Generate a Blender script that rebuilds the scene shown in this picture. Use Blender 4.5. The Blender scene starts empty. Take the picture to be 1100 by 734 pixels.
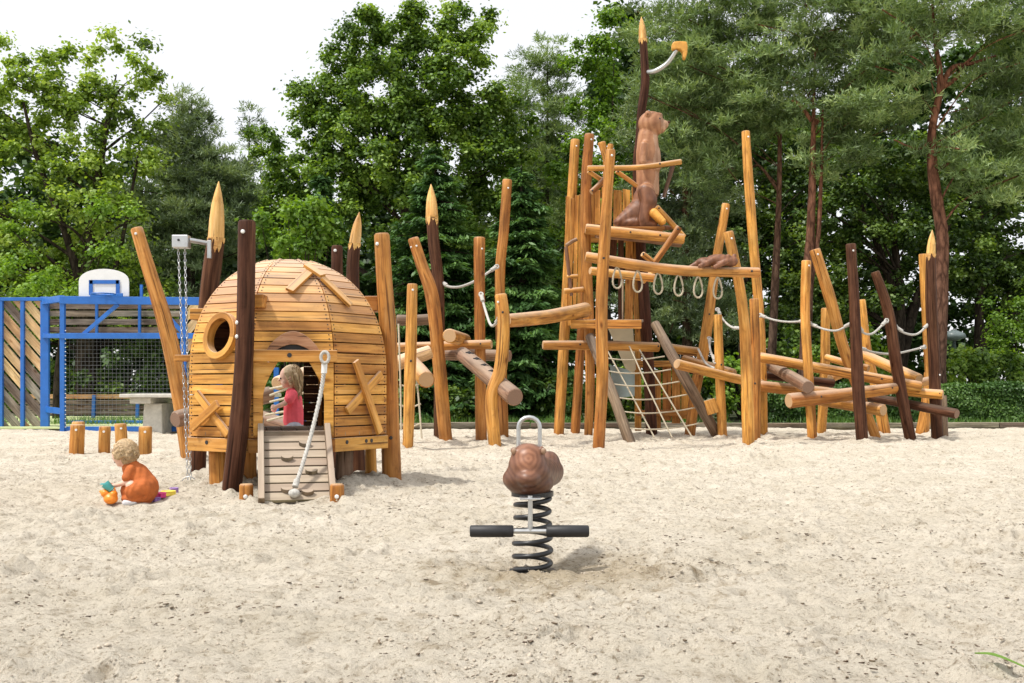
import bpy, bmesh, math, random
import numpy as np
from mathutils import Vector, Matrix, Euler
random.seed(7); RNG = np.random.default_rng(7)
S = bpy.context.scene; COL = S.collection
F, H, HZ = 1200.0, 0.9, 415.0          # focal length in photo pixels, eye height, horizon row
def P(px, py, Y): return Vector(((px-550)/F*Y, Y, H-(py-HZ)/F*Y))
def XP(px, Y): return (px-550)/F*Y
R = math.radians

# ------------------------------------------------------------------ materials
def nodes(name):
    m = bpy.data.materials.new(name); m.use_nodes = True
    nt = m.node_tree; b = nt.nodes['Principled BSDF']
    return m, nt, b
def N(nt, t, **k):
    n = nt.nodes.new(t)
    for a, v in k.items():
        if a.startswith('i_'): n.inputs[a[2:].replace('_', ' ')].default_value = v
        else: setattr(n, a, v)
    return n
def ramp(nt, fac, stops):
    r = nt.nodes.new('ShaderNodeValToRGB'); e = r.color_ramp.elements
    while len(e) < len(stops): e.new(0.5)
    for q, (p, c) in zip(e, stops): q.position = p; q.color = (*c, 1) if len(c) == 3 else c
    nt.links.new(fac, r.inputs['Fac']); return r.outputs['Color']
def mixc(nt, a, b, fac, mode='MIX'):
    m = nt.nodes.new('ShaderNodeMix'); m.data_type = 'RGBA'; m.blend_type = mode
    for s, v in ((0, fac), (6, a), (7, b)):
        if hasattr(v, 'links') or hasattr(v, 'is_linked'): nt.links.new(v, m.inputs[s])
        else: m.inputs[s].default_value = (*v, 1) if isinstance(v, tuple) else v
    return m.outputs[2]
def wood(name, dark, mid, light, rough=0.55, grain=1.0, end=None, spec=0.3, mott=0.5):
    m, nt, b = nodes(name); L = nt.links
    at = N(nt, 'ShaderNodeAttribute', attribute_name='gr')
    ti = N(nt, 'ShaderNodeAttribute', attribute_name='tint')
    mp = N(nt, 'ShaderNodeMapping'); mp.inputs['Scale'].default_value = (30*grain, 30*grain, 1.8*grain)
    L.new(at.outputs['Vector'], mp.inputs['Vector'])
    n1 = N(nt, 'ShaderNodeTexNoise'); n1.inputs['Scale'].default_value = 1.0; n1.inputs['Detail'].default_value = 5; n1.inputs['Roughness'].default_value = .6
    L.new(mp.outputs[0], n1.inputs['Vector'])
    base = ramp(nt, n1.outputs['Fac'], [(.32, dark), (.5, mid), (.68, light)])
    mp2 = N(nt, 'ShaderNodeMapping'); mp2.inputs['Scale'].default_value = (7, 7, 2.2)
    L.new(at.outputs['Vector'], mp2.inputs['Vector'])
    n2 = N(nt, 'ShaderNodeTexNoise'); n2.inputs['Scale'].default_value = 1.0; n2.inputs['Detail'].default_value = 4
    L.new(mp2.outputs[0], n2.inputs['Vector'])
    dirt = ramp(nt, n2.outputs['Fac'], [(.3, tuple([1-mott]*3)), (.62, (1.1, 1.1, 1.1))])
    base = mixc(nt, base, dirt, .8, 'MULTIPLY')
    tr = ramp(nt, ti.outputs['Fac'], [(0, (.64, .51, .46)), (.3, (.88, .82, .80)), (.6, (1.02, 1.02, .98)), (1, (1.2, 1.18, 1.08))])
    base = mixc(nt, base, tr, 1.0, 'MULTIPLY')
    # long drying cracks
    mp3 = N(nt, 'ShaderNodeMapping'); mp3.inputs['Scale'].default_value = (45, 45, .9)
    L.new(at.outputs['Vector'], mp3.inputs['Vector'])
    n3 = N(nt, 'ShaderNodeTexNoise'); n3.inputs['Scale'].default_value = 1.0; n3.inputs['Detail'].default_value = 2
    L.new(mp3.outputs[0], n3.inputs['Vector'])
    ck = ramp(nt, n3.outputs['Fac'], [(.32, (.2, .15, .12)), (.365, (1, 1, 1))])
    base = mixc(nt, base, ck, .8, 'MULTIPLY')
    vk = N(nt, 'ShaderNodeTexVoronoi'); mk = N(nt, 'ShaderNodeMapping'); mk.inputs['Scale'].default_value = (5.5, 5.5, 2.4); L.new(at.outputs['Vector'], mk.inputs['Vector'])
    dis = mixc(nt, mk.outputs[0], n2.outputs['Color'], .12); L.new(dis, vk.inputs['Vector']); vk.inputs['Scale'].default_value = 1.0
    kn = ramp(nt, vk.outputs['Distance'], [(.03, (.22, .14, .09)), (.075, (.5, .38, .28)), (.10, (.78, .68, .56)), (.17, (1, 1, 1))])
    base = mixc(nt, base, kn, .85, 'MULTIPLY')
    nh = N(nt, 'ShaderNodeTexNoise'); mh = N(nt, 'ShaderNodeMapping'); mh.inputs['Scale'].default_value = (3, 3, .7); L.new(at.outputs['Vector'], mh.inputs['Vector']); L.new(mh.outputs[0], nh.inputs['Vector']); nh.inputs['Scale'].default_value = 1.0; nh.inputs['Detail'].default_value = 3
    base = mixc(nt, base, ramp(nt, nh.outputs['Fac'], [(.35, (.82, .70, .62)), (.5, (1, 1, 1)), (.65, (1.1, 1.12, 1.0))]), .9, 'MULTIPLY')
    ns = N(nt, 'ShaderNodeTexNoise'); ms = N(nt, 'ShaderNodeMapping'); ms.inputs['Scale'].default_value = (16, 16, 9); L.new(at.outputs['Vector'], ms.inputs['Vector']); L.new(ms.outputs[0], ns.inputs['Vector']); ns.inputs['Scale'].default_value = 1.0; ns.inputs['Detail'].default_value = 8; ns.inputs['Roughness'].default_value = .75
    base = mixc(nt, base, ramp(nt, ns.outputs['Fac'], [(.34, (.62, .56, .50)), (.44, (1, 1, 1))]), .7, 'MULTIPLY')
    # rain and boot dirt near the ground, silvering plus painted highlight on upward faces
    ge = N(nt, 'ShaderNodeNewGeometry'); sp = N(nt, 'ShaderNodeSeparateXYZ'); L.new(ge.outputs['Position'], sp.inputs[0])
    low = ramp(nt, sp.outputs['Z'], [(0.0, (.72, .66, .58)), (.28, (1, 1, 1))])
    base = mixc(nt, base, low, .9, 'MULTIPLY')
    sn = N(nt, 'ShaderNodeSeparateXYZ'); L.new(ge.outputs['Normal'], sn.inputs[0])
    up = N(nt, 'ShaderNodeMapRange'); up.inputs['From Min'].default_value = .25; up.inputs['From Max'].default_value = .9; up.inputs['To Max'].default_value = .62
    L.new(sn.outputs['Z'], up.inputs['Value'])
    g = sum(mid)/3*1.5
    base = mixc(nt, base, (g*1.25, g*1.0, g*.78), up.outputs[0])
    L.new(base, b.inputs['Base Color']); b.inputs['Roughness'].default_value = rough
    b.inputs['Specular IOR Level'].default_value = spec
    bp = N(nt, 'ShaderNodeBump'); bp.inputs['Strength'].default_value = .5; bp.inputs['Distance'].default_value = .006
    ad = N(nt, 'ShaderNodeMath', operation='ADD'); L.new(n1.outputs['Fac'], ad.inputs[0]); L.new(ck, ad.inputs[1])
    L.new(ad.outputs[0], bp.inputs['Height']); L.new(bp.outputs[0], b.inputs['Normal'])
    return m
def endgrain(name, a, c):
    m, nt, b = nodes(name); L = nt.links
    at = N(nt, 'ShaderNodeAttribute', attribute_name='gr')
    mp = N(nt, 'ShaderNodeMapping'); mp.inputs['Scale'].default_value = (1, 1, 0); L.new(at.outputs['Vector'], mp.inputs[0])
    w = N(nt, 'ShaderNodeTexWave', wave_type='RINGS', rings_direction='Z'); w.inputs['Scale'].default_value = 22; w.inputs['Distortion'].default_value = 2.0; w.inputs['Detail'].default_value = 3
    L.new(mp.outputs[0], w.inputs['Vector'])
    L.new(ramp(nt, w.outputs['Fac'], [(0, a), (1, c)]), b.inputs['Base Color']); b.inputs['Roughness'].default_value = .8
    return m
def plain(name, c, rough=.5, metal=0.0, var=.15, scale=6.0, bump=0.0, spec=.5):
    m, nt, b = nodes(name); L = nt.links
    tc = N(nt, 'ShaderNodeTexCoord')
    n = N(nt, 'ShaderNodeTexNoise'); n.inputs['Scale'].default_value = scale; n.inputs['Detail'].default_value = 6; n.inputs['Roughness'].default_value = .65
    L.new(tc.outputs['Object'], n.inputs['Vector'])
    lo = tuple(x*(1-var) for x in c); hi = tuple(min(1, x*(1+var)) for x in c)
    L.new(ramp(nt, n.outputs['Fac'], [(.3, lo), (.7, hi)]), b.inputs['Base Color'])
    b.inputs['Roughness'].default_value = rough; b.inputs['Metallic'].default_value = metal; b.inputs['Specular IOR Level'].default_value = spec
    if bump:
        bp = N(nt, 'ShaderNodeBump'); bp.inputs['Strength'].default_value = .6; bp.inputs['Distance'].default_value = bump
        L.new(n.outputs['Fac'], bp.inputs['Height']); L.new(bp.outputs[0], b.inputs['Normal'])
    return m
def leafmat(name, dark, mid, light, trans=.3, rough=.5):
    m = bpy.data.materials.new(name); m.use_nodes = True; nt = m.node_tree; L = nt.links
    nt.nodes.remove(nt.nodes['Principled BSDF']); out = nt.nodes['Material Output']
    ti = N(nt, 'ShaderNodeAttribute', attribute_name='tint')
    c = ramp(nt, ti.outputs['Fac'], [(0, dark), (.5, mid), (1, light)])
    d = N(nt, 'ShaderNodeBsdfDiffuse'); t = N(nt, 'ShaderNodeBsdfTranslucent'); g = N(nt, 'ShaderNodeBsdfGlossy')
    g.inputs['Roughness'].default_value = rough; g.inputs['Color'].default_value = (.8, .85, .8, 1)
    L.new(c, d.inputs['Color'])
    tc = mixc(nt, c, (1.35, 1.3, .35), 1.0, 'MULTIPLY'); L.new(tc, t.inputs['Color'])
    m1 = N(nt, 'ShaderNodeMixShader'); m1.inputs[0].default_value = trans; L.new(d.outputs[0], m1.inputs[1]); L.new(t.outputs[0], m1.inputs[2])
    m2 = N(nt, 'ShaderNodeMixShader'); m2.inputs[0].default_value = .04; L.new(m1.outputs[0], m2.inputs[1]); L.new(g.outputs[0], m2.inputs[2])
    L.new(m2.outputs[0], out.inputs['Surface']); return m
M = {}
M['tan'] = wood('robinia_wood', (.33, .14, .03), (.57, .27, .06), (.71, .385, .12))
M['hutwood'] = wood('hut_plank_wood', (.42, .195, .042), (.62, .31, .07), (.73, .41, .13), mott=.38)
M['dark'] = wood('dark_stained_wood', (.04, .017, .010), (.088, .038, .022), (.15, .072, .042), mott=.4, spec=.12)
M['greyb'] = wood('worn_brown_wood', (.10, .068, .046), (.19, .13, .092), (.30, .22, .165), rough=.7)
M['mauve'] = wood('mauve_brown_wood', (.15, .082, .052), (.27, .16, .105), (.38, .25, .175), rough=.6)
M['canopy'] = wood('canopy_wood', (.30, .15, .08), (.45, .24, .13), (.55, .33, .2), mott=.3)
M['rampw'] = wood('ramp_wood', (.17, .15, .11), (.32, .29, .225), (.45, .415, .335), rough=.85, spec=.2)
M['pale'] = wood('pale_wood', (.46, .26, .12), (.62, .40, .21), (.72, .5, .3), mott=.3)
M['tip'] = wood('fresh_cut_wood', (.52, .27, .08), (.68, .40, .14), (.78, .5, .22), mott=.25)
M['grey'] = wood('weathered_grey_wood', (.22, .185, .145), (.37, .325, .265), (.5, .45, .38), rough=.85, spec=.2)
M['fgrey'] = wood('fence_grey_wood', (.14, .13, .11), (.26, .24, .21), (.38, .36, .32), rough=.85, spec=.2)
M['fnew'] = wood('fence_new_wood', (.5, .33, .15), (.68, .48, .26), (.78, .6, .36), rough=.7)
M['end'] = endgrain('end_grain', (.42, .25, .12), (.60, .40, .22))
M['enddark'] = endgrain('end_grain_dark', (.17, .10, .07), (.30, .19, .13))
M['steel'] = plain('galvanised_steel', (.55, .56, .56), .38, .85)
M['bolt'] = plain('bolt_white', (.75, .75, .73), .4, .2)
M['boltdark'] = plain('bolt_black', (.02, .02, .022), .5)
M['rope'] = plain('rope_cream', (.48, .42, .31), .9, 0, .25, 60, .004)
M['ropeg'] = plain('rope_grey_white', (.46, .445, .41), .9, 0, .3, 60, .004)
M['rubber'] = plain('black_rubber', (.018, .018, .02), .55, 0, .3, 30, .002)
M['spring'] = plain('black_spring_steel', (.02, .021, .023), .35, 0, .3, 40)
M['blue'] = plain('blue_painted_steel', (.018, .13, .46), .4, 0, .18, 3)
M['white'] = plain('white_board', (.74, .75, .74), .4, 0, .06, 5)
M['concrete'] = plain('concrete_table', (.52, .50, .44), .85, 0, .2, 8, .004)
M['cream'] = plain('cream_panel', (.62, .56, .43), .5, 0, .1, 3)
M['hair2'] = plain('curly_hair', (.44, .31, .17), .65, 0, .45, 60, .01)
M['hairs'] = wood('hair_strand', (.34, .23, .12), (.52, .39, .22), (.68, .54, .34), rough=.5)
M['skin'] = plain('skin', (.72, .45, .34), .5, 0, .06, 20)
M['hair'] = plain('blonde_hair', (.56, .42, .25), .55, 0, .28, 30, .004)
M['rust'] = plain('rust_orange_cloth', (.46, .12, .025), .85, 0, .25, 15, .02)
M['pink'] = plain('pink_tshirt', (.96, .13, .17), .85, 0, .12, 14, .012)
for k_ in ('rust', 'pink'):
    nt_ = M[k_].node_tree; w_ = nt_.nodes.new('ShaderNodeTexWave'); w_.inputs['Scale'].default_value = 5; w_.inputs['Distortion'].default_value = 9; w_.inputs['Detail'].default_value = 2; w_.inputs['Detail Scale'].default_value = .8; tc_ = nt_.nodes.new('ShaderNodeTexCoord'); nt_.links.new(tc_.outputs['Object'], w_.inputs['Vector'])
    b_ = nt_.nodes.new('ShaderNodeBump'); b_.inputs['Strength'].default_value = .35; b_.inputs['Distance'].default_value = .012; nt_.links.new(w_.outputs['Fac'], b_.inputs['Height']); nt_.links.new(b_.outputs[0], nt_.nodes['Principled BSDF'].inputs['Normal'])
M['trouser'] = plain('grey_trousers', (.42, .45, .52), .85, 0, .12, 14, .004)
M['shoe'] = plain('white_shoe', (.6, .6, .62), .6)
M['eye'] = plain('eye', (.03, .025, .03), .2)
M['lip'] = plain('lip', (.5, .16, .13), .5)
M['torange'] = plain('orange_plastic', (.85, .26, .02), .35, 0, .05)
M['teal'] = plain('turquoise_plastic', (.08, .42, .42), .35, 0, .05)
M['purple'] = plain('purple_plastic', (.33, .2, .5), .4, 0, .05)
M['magenta'] = plain('magenta_plastic', (.7, .05, .25), .4, 0, .05)
M['yellow'] = plain('yellow_plastic', (.85, .68, .1), .4, 0, .05)
M['soil'] = plain('black_plastic_pail', (.03, .028, .026), .6)
M['lampgreen'] = plain('lamp_post_green', (.03, .055, .045), .5)
M['lampglass'] = plain('lamp_hood_grey', (.2, .25, .25), .3)

def carved(name, dark, mid, light, rough=.35, crack=.35, face=None):
    m, nt, b = nodes(name); L = nt.links
    tc = N(nt, 'ShaderNodeTexCoord')
    mp = N(nt, 'ShaderNodeMapping'); mp.inputs['Scale'].default_value = (5, 5, 1.1); L.new(tc.outputs['Object'], mp.inputs[0])
    w = N(nt, 'ShaderNodeTexWave', wave_type='RINGS', rings_direction='Z'); w.inputs['Scale'].default_value = .9; w.inputs['Distortion'].default_value = 3; w.inputs['Detail'].default_value = 3; w.inputs['Detail Scale'].default_value = 1.4
    L.new(mp.outputs[0], w.inputs['Vector'])
    n = N(nt, 'ShaderNodeTexNoise'); n.inputs['Scale'].default_value = 3.5; n.inputs['Detail'].default_value = 7; L.new(tc.outputs['Object'], n.inputs['Vector'])
    c = ramp(nt, w.outputs['Fac'], [(0, dark), (.45, mid), (1, light)])
    c = mixc(nt, c, ramp(nt, n.outputs['Fac'], [(.32, (.6, .55, .5)), (.6, (1.1, 1.1, 1.1))]), .8, 'MULTIPLY')
    vo = N(nt, 'ShaderNodeTexNoise'); mp2 = N(nt, 'ShaderNodeMapping'); mp2.inputs['Scale'].default_value = (34, 34, 3.0); L.new(tc.outputs['Object'], mp2.inputs[0]); L.new(mp2.outputs[0], vo.inputs['Vector']); vo.inputs['Scale'].default_value = 1
    c = mixc(nt, c, ramp(nt, vo.outputs['Fac'], [(.3, (.3, .22, .18)), (.38, (1, 1, 1))]), crack, 'MULTIPLY')
    if face:
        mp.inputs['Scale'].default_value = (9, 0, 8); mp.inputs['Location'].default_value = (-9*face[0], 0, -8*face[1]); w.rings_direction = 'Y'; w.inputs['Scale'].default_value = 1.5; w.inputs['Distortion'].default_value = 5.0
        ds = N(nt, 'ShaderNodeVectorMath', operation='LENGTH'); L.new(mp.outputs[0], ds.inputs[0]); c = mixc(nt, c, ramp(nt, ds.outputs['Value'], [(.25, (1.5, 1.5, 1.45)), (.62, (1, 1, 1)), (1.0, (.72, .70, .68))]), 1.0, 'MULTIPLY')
    L.new(c, b.inputs['Base Color']); b.inputs['Roughness'].default_value = rough
    bp = N(nt, 'ShaderNodeBump'); bp.inputs['Strength'].default_value = .2; bp.inputs['Distance'].default_value = .006
    L.new(vo.outputs['Fac'], bp.inputs['Height'])
    fv = N(nt, 'ShaderNodeTexVoronoi', feature='SMOOTH_F1'); fv.inputs['Scale'].default_value = 16; L.new(tc.outputs['Object'], fv.inputs['Vector'])
    b3 = N(nt, 'ShaderNodeBump'); b3.inputs['Strength'].default_value = .35; b3.inputs['Distance'].default_value = .012; L.new(fv.outputs['Distance'], b3.inputs['Height']); L.new(bp.outputs[0], b3.inputs['Normal']); L.new(b3.outputs[0], b.inputs['Normal'])
    return m
M['beaver'] = carved('carved_brown_wood', (.15, .058, .026), (.19, .076, .035), (.23, .098, .047), .5)
M['beaver2'] = carved('carved_light_wood', (.31, .135, .06), (.37, .17, .08), (.42, .205, .10), .5)
M['belly'] = carved('carved_pale_belly', (.40, .22, .125), (.47, .27, .16), (.52, .31, .19), .5)
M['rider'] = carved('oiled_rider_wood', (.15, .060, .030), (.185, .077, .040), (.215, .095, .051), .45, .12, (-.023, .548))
M['beak'] = plain('orange_stained_wood', (.70, .34, .06), .5, 0, .2, 10)

def barkmat(name, lowc, highc, z0, z1, sc=1.0):
    m, nt, b = nodes(name); L = nt.links
    tc = N(nt, 'ShaderNodeTexCoord'); mp = N(nt, 'ShaderNodeMapping'); mp.inputs['Scale'].default_value = (6*sc, 6*sc, 1.6*sc); L.new(tc.outputs['Object'], mp.inputs[0])
    n = N(nt, 'ShaderNodeTexNoise'); n.inputs['Scale'].default_value = 1.5; n.inputs['Detail'].default_value = 7; n.inputs['Roughness'].default_value = .7; L.new(mp.outputs[0], n.inputs['Vector'])
    ge = N(nt, 'ShaderNodeNewGeometry'); sp = N(nt, 'ShaderNodeSeparateXYZ'); L.new(ge.outputs['Position'], sp.inputs[0])
    mr = N(nt, 'ShaderNodeMapRange'); mr.inputs['From Min'].default_value = z0; mr.inputs['From Max'].default_value = z1; L.new(sp.outputs['Z'], mr.inputs['Value'])
    c = mixc(nt, lowc, highc, mr.outputs[0])
    c = mixc(nt, c, ramp(nt, n.outputs['Fac'], [(.35, (.35, .33, .32)), (.62, (1.3, 1.25, 1.2))]), 1.0, 'MULTIPLY')
    vv = N(nt, 'ShaderNodeTexVoronoi', feature='DISTANCE_TO_EDGE'); vm_ = N(nt, 'ShaderNodeMapping'); vm_.inputs['Scale'].default_value = (11, 11, 3.2); L.new(tc.outputs['Object'], vm_.inputs[0]); L.new(mixc(nt, vm_.outputs[0], n.outputs['Color'], .25), vv.inputs['Vector']); vv.inputs['Scale'].default_value = 1
    c = mixc(nt, c, ramp(nt, vv.outputs['Distance'], [(.02, (.25, .2, .18)), (.16, (1.1, 1.1, 1.1))]), .6, 'MULTIPLY')
    L.new(c, b.inputs['Base Color']); b.inputs['Roughness'].default_value = .95; b.inputs['Specular IOR Level'].default_value = .15
    bp = N(nt, 'ShaderNodeBump'); bp.inputs['Strength'].default_value = .9; bp.inputs['Distance'].default_value = .05
    L.new(n.outputs['Fac'], bp.inputs['Height']); L.new(bp.outputs[0], b.inputs['Normal'])
    return m
M['bark'] = barkmat('dark_bark', (.045, .036, .028), (.06, .048, .036), 0, 8)
M['pinebark'] = barkmat('pine_bark', (.10, .072, .056), (.18, .10, .065), 1.0, 6.5)
M['redbark'] = barkmat('red_pine_bark', (.11, .07, .052), (.22, .10, .06), 1.0, 7)
M['maple'] = leafmat('maple_leaves', (.085, .15, .022), (.26, .39, .055), (.50, .62, .15), .42)
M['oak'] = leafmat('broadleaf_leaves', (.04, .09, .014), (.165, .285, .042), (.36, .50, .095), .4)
M['darkoak'] = leafmat('deep_green_leaves', (.022, .052, .010), (.095, .17, .028), (.25, .36, .075), .38)  # deeper green broadleaf foliage
M['lime'] = leafmat('fresh_green_leaves', (.10, .2, .02), (.19, .33, .035), (.30, .45, .06), .42)
M['pine'] = leafmat('pine_needles', (.085, .125, .045), (.215, .32, .12), (.40, .50, .22), .3)
M['pine2'] = leafmat('grey_pine_needles', (.068, .10, .05), (.175, .25, .12), (.33, .41, .21), .28)
M['spruce'] = leafmat('spruce_needles', (.018, .05, .016), (.065, .15, .036), (.18, .32, .075), .25)
M['hedge'] = leafmat('hedge_leaves', (.03, .08, .012), (.06, .14, .02), (.12, .22, .035), .25)
M['woods'] = leafmat('far_wood_leaves', (.016, .04, .008), (.04, .09, .016), (.10, .18, .035), .25)
M['grass'] = leafmat('grass_blade', (.06, .14, .02), (.1, .2, .03), (.16, .28, .05), .3)

# ------------------------------------------------------------------ object helpers
MAT = {}
def tag(o, label=None, cat=None, group=None, kind=None):
    if label: o['label'] = label
    if cat: o['category'] = cat
    if group: o['group'] = group
    if kind: o['kind'] = kind
    return o
def thing(name, loc, label, cat, group=None, rz=0.0):
    o = bpy.data.objects.new(name, None); COL.objects.link(o)
    o.location = loc; o.rotation_euler = (0, 0, rz); o.empty_display_size = .2
    MAT[o.name] = Matrix.Translation(loc) @ Matrix.Rotation(rz, 4, 'Z')
    return tag(o, label, cat, group)
def catmull(pts, rad, n):
    pts = [Vector(p) for p in pts]
    if len(pts) == 2 and n <= 1: return pts, list(rad)
    out, ro = [], []
    q = [pts[0]*2-pts[1]] + pts + [pts[-1]*2-pts[-2]]
    for i in range(1, len(q)-2):
        for k in range(n):
            t = k/n; a, b, c, d = q[i-1], q[i], q[i+1], q[i+2]
            out.append(.5*((2*b)+(c-a)*t+(2*a-5*b+4*c-d)*t*t+(3*b-a-3*c+d)*t*t*t))
            ro.append(rad[i-1]*(1-t)+rad[i]*t)
    out.append(pts[-1]); ro.append(rad[-1]); return out, ro
class MB:
    def __init__(s): s.v, s.f, s.g, s.t, s.m, s.sm = [], [], [], [], [], []
    def tube(s, pts, rad, sides=12, sub=4, caps=True, tint=None, wob=0.0, capm=0, bev=0.0, mi=0, closed=False):
        tint = random.random() if tint is None else tint
        if not isinstance(rad, (list, tuple)): rad = [rad]*len(pts)
        pts, rad = catmull(pts, rad, sub) if sub > 1 else ([Vector(p) for p in pts], list(rad))
        if bev and not closed:
            d0 = (pts[1]-pts[0]); d1 = (pts[-1]-pts[-2])
            b0 = min(bev, d0.length*.4); b1 = min(bev, d1.length*.4)
            pts = [pts[0], pts[0]+d0.normalized()*b0] + pts[1:-1] + [pts[-1]-d1.normalized()*b1, pts[-1]]
            rad = [rad[0]*.86, rad[0]] + rad[1:-1] + [rad[-1], rad[-1]*.86]
        base = len(s.v); n = len(pts); L = 0.0
        off = Vector((random.uniform(0, 9), random.uniform(0, 9), random.uniform(0, 50)))
        ph = [random.uniform(0, 6.28) for _ in range(4)]
        t0 = (pts[1]-pts[0]).normalized()
        u = t0.cross(Vector((0, 1, 0)) if abs(t0.y) < .9 else Vector((1, 0, 0))).normalized()
        for i in range(n):
            if closed: t = (pts[(i+1) % n]-pts[i-1]).normalized()
            else: t = (pts[min(i+1, n-1)]-pts[max(i-1, 0)]).normalized()
            u = (u-t*u.dot(t)).normalized(); w = t.cross(u)
            if i: L += (pts[i]-pts[i-1]).length
            for k in range(sides):
                a = 2*math.pi*k/sides
                r = rad[i]*(1+wob*(.5*math.sin(2*a+ph[0]+L*.7)+.35*math.sin(3*a+ph[1]-L*1.3)+.5*math.sin(L*2.1+ph[2])+.3*math.sin(L*5.3+ph[3]+a)))
                s.v.append(pts[i]+(u*math.cos(a)+w*math.sin(a))*r)
                s.g.append(Vector((rad[i]*math.cos(a), rad[i]*math.sin(a), L))+(off if True else 0)); s.t.append(tint)
        nn = n if closed else n-1
        for i in range(nn):
            for k in range(sides):
                a = base+i*sides+k; b = base+i*sides+(k+1) % sides
                j = ((i+1) % n)
                c = base+j*sides+(k+1) % sides; d = base+j*sides+k
                s.f.append((a, d, c, b)); s.m.append(mi); s.sm.append(True)
        if caps and not closed:
            for e, i in ((0, 0), (1, n-1)):
                b0 = len(s.v)
                for k in range(sides):
                    s.v.append(s.v[base+i*sides+k].copy()); a = 2*math.pi*k/sides
                    s.g.append(Vector((rad[i]*math.cos(a), rad[i]*math.sin(a), 0))); s.t.append(tint)
                f = tuple(range(b0, b0+sides)); s.f.append(f if e == 0 else f[::-1]); s.m.append(capm); s.sm.append(False)
        return s
    def box(s, c, ax, ay, az, tint=None, mi=0):
        """half-extent vectors; az is the grain direction"""
        tint = random.random() if tint is None else tint
        c, ax, ay, az = Vector(c), Vector(ax), Vector(ay), Vector(az)
        if ax.cross(ay).dot(az) < 0: ax = -ax
        b = len(s.v); off = Vector((random.uniform(0, 9), random.uniform(0, 9), random.uniform(0, 50)))
        for k in (-1, 1):
            for j in (-1, 1):
                for i in (-1, 1):
                    s.v.append(c+ax*i+ay*j+az*k); s.g.append(Vector((ax.length*i, ay.length*j, az.length*k))+off); s.t.append(tint)
        for q in ((0, 2, 3, 1), (4, 5, 7, 6), (0, 1, 5, 4), (2, 6, 7, 3), (0, 4, 6, 2), (1, 3, 7, 5)):
            s.f.append(tuple(b+i for i in q)); s.m.append(mi); s.sm.append(False)
        return s
    def bar(s, p, q, w, d, side=(0, 1, 0), **k):
        p, q = Vector(p), Vector(q); z = (q-p)*.5; dirn = z.normalized(); y = Vector(side); y = (y-dirn*y.dot(dirn)).normalized(); x = y.cross(dirn)
        return s.box((p+q)*.5, x*(w/2), y*(d/2), z, **k)
    def hexa(s, c8, gr, tint=None, mi=0):
        """8 corners: 0-3 one quad, 4-7 opposite quad"""
        tint = random.random() if tint is None else tint; b = len(s.v)
        off = Vector((random.uniform(0, 9), random.uniform(0, 9), random.uniform(0, 50)))
        for p, g in zip(c8, gr): s.v.append(Vector(p)); s.g.append(Vector(g)+off); s.t.append(tint)
        cen = sum((Vector(p) for p in c8), Vector())/8
        for q in ((0, 1, 2, 3), (7, 6, 5, 4), (0, 4, 5, 1), (1, 5, 6, 2), (2, 6, 7, 3), (3, 7, 4, 0)):
            vs = [s.v[b+i] for i in q]; nn = (vs[1]-vs[0]).cross(vs[2]-vs[0])
            if nn.dot(sum(vs, Vector())/4-cen) < 0: q = q[::-1]
            s.f.append(tuple(b+i for i in q)); s.m.append(mi); s.sm.append(False)
        return s
    def prism(s, poly, n, th, tint=None, mi=0, smooth=False):
        """flat polygon (3-D points) extruded along n by th"""
        tint = random.random() if tint is None else tint
        n = Vector(n).normalized()*th; b = len(s.v); k = len(poly)
        nn = Vector()
        for i in range(k): nn += Vector(poly[i]).cross(Vector(poly[(i+1) % k]))
        if nn.dot(n) > 0: poly = poly[::-1]
        off = Vector((random.uniform(0, 9), random.uniform(0, 9), random.uniform(0, 50)))
        for e in (0, 1):
            for p in poly:
                p = Vector(p); s.v.append(p+n*e); s.g.append(Vector((p.z, p.y*.3, p.x))+off); s.t.append(tint)
        s.f.append(tuple(range(b, b+k))); s.f.append(tuple(range(b+2*k-1, b+k-1, -1))); s.m += [mi, mi]; s.sm += [False, False]
        for i in range(k):
            j = (i+1) % k; s.f.append((b+j, b+i, b+k+i, b+k+j)); s.m.append(mi); s.sm.append(smooth)
        return s
    def build(s, name, mats, parent=None, bevel=0.0, label=None):
        me = bpy.data.meshes.new(name); mats = mats if isinstance(mats, (list, tuple)) else [mats]
        root = parent
        while root is not None and root.parent: root = root.parent
        inv = MAT[root.name].inverted() if root is not None and root.name in MAT else None
        vs = [inv @ v for v in s.v] if inv is not None else s.v
        me.from_pydata(vs, [], s.f)
        for m in mats: me.materials.append(M[m] if isinstance(m, str) else m)
        me.polygons.foreach_set('material_index', s.m); me.polygons.foreach_set('use_smooth', s.sm)
        a = me.attributes.new('gr', 'FLOAT_VECTOR', 'POINT'); a.data.foreach_set('vector', np.array([tuple(g) for g in s.g], dtype=np.float32).ravel())
        a = me.attributes.new('tint', 'FLOAT', 'POINT'); a.data.foreach_set('value', np.array(s.t, dtype=np.float32))
        o = bpy.data.objects.new(name, me); COL.objects.link(o)
        if parent is not None: o.parent = parent
        if bevel:
            md = o.modifiers.new('bevel', 'BEVEL'); md.width = bevel; md.segments = 2; md.limit_method = 'ANGLE'
        if label: o['label'] = label
        return o
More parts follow.
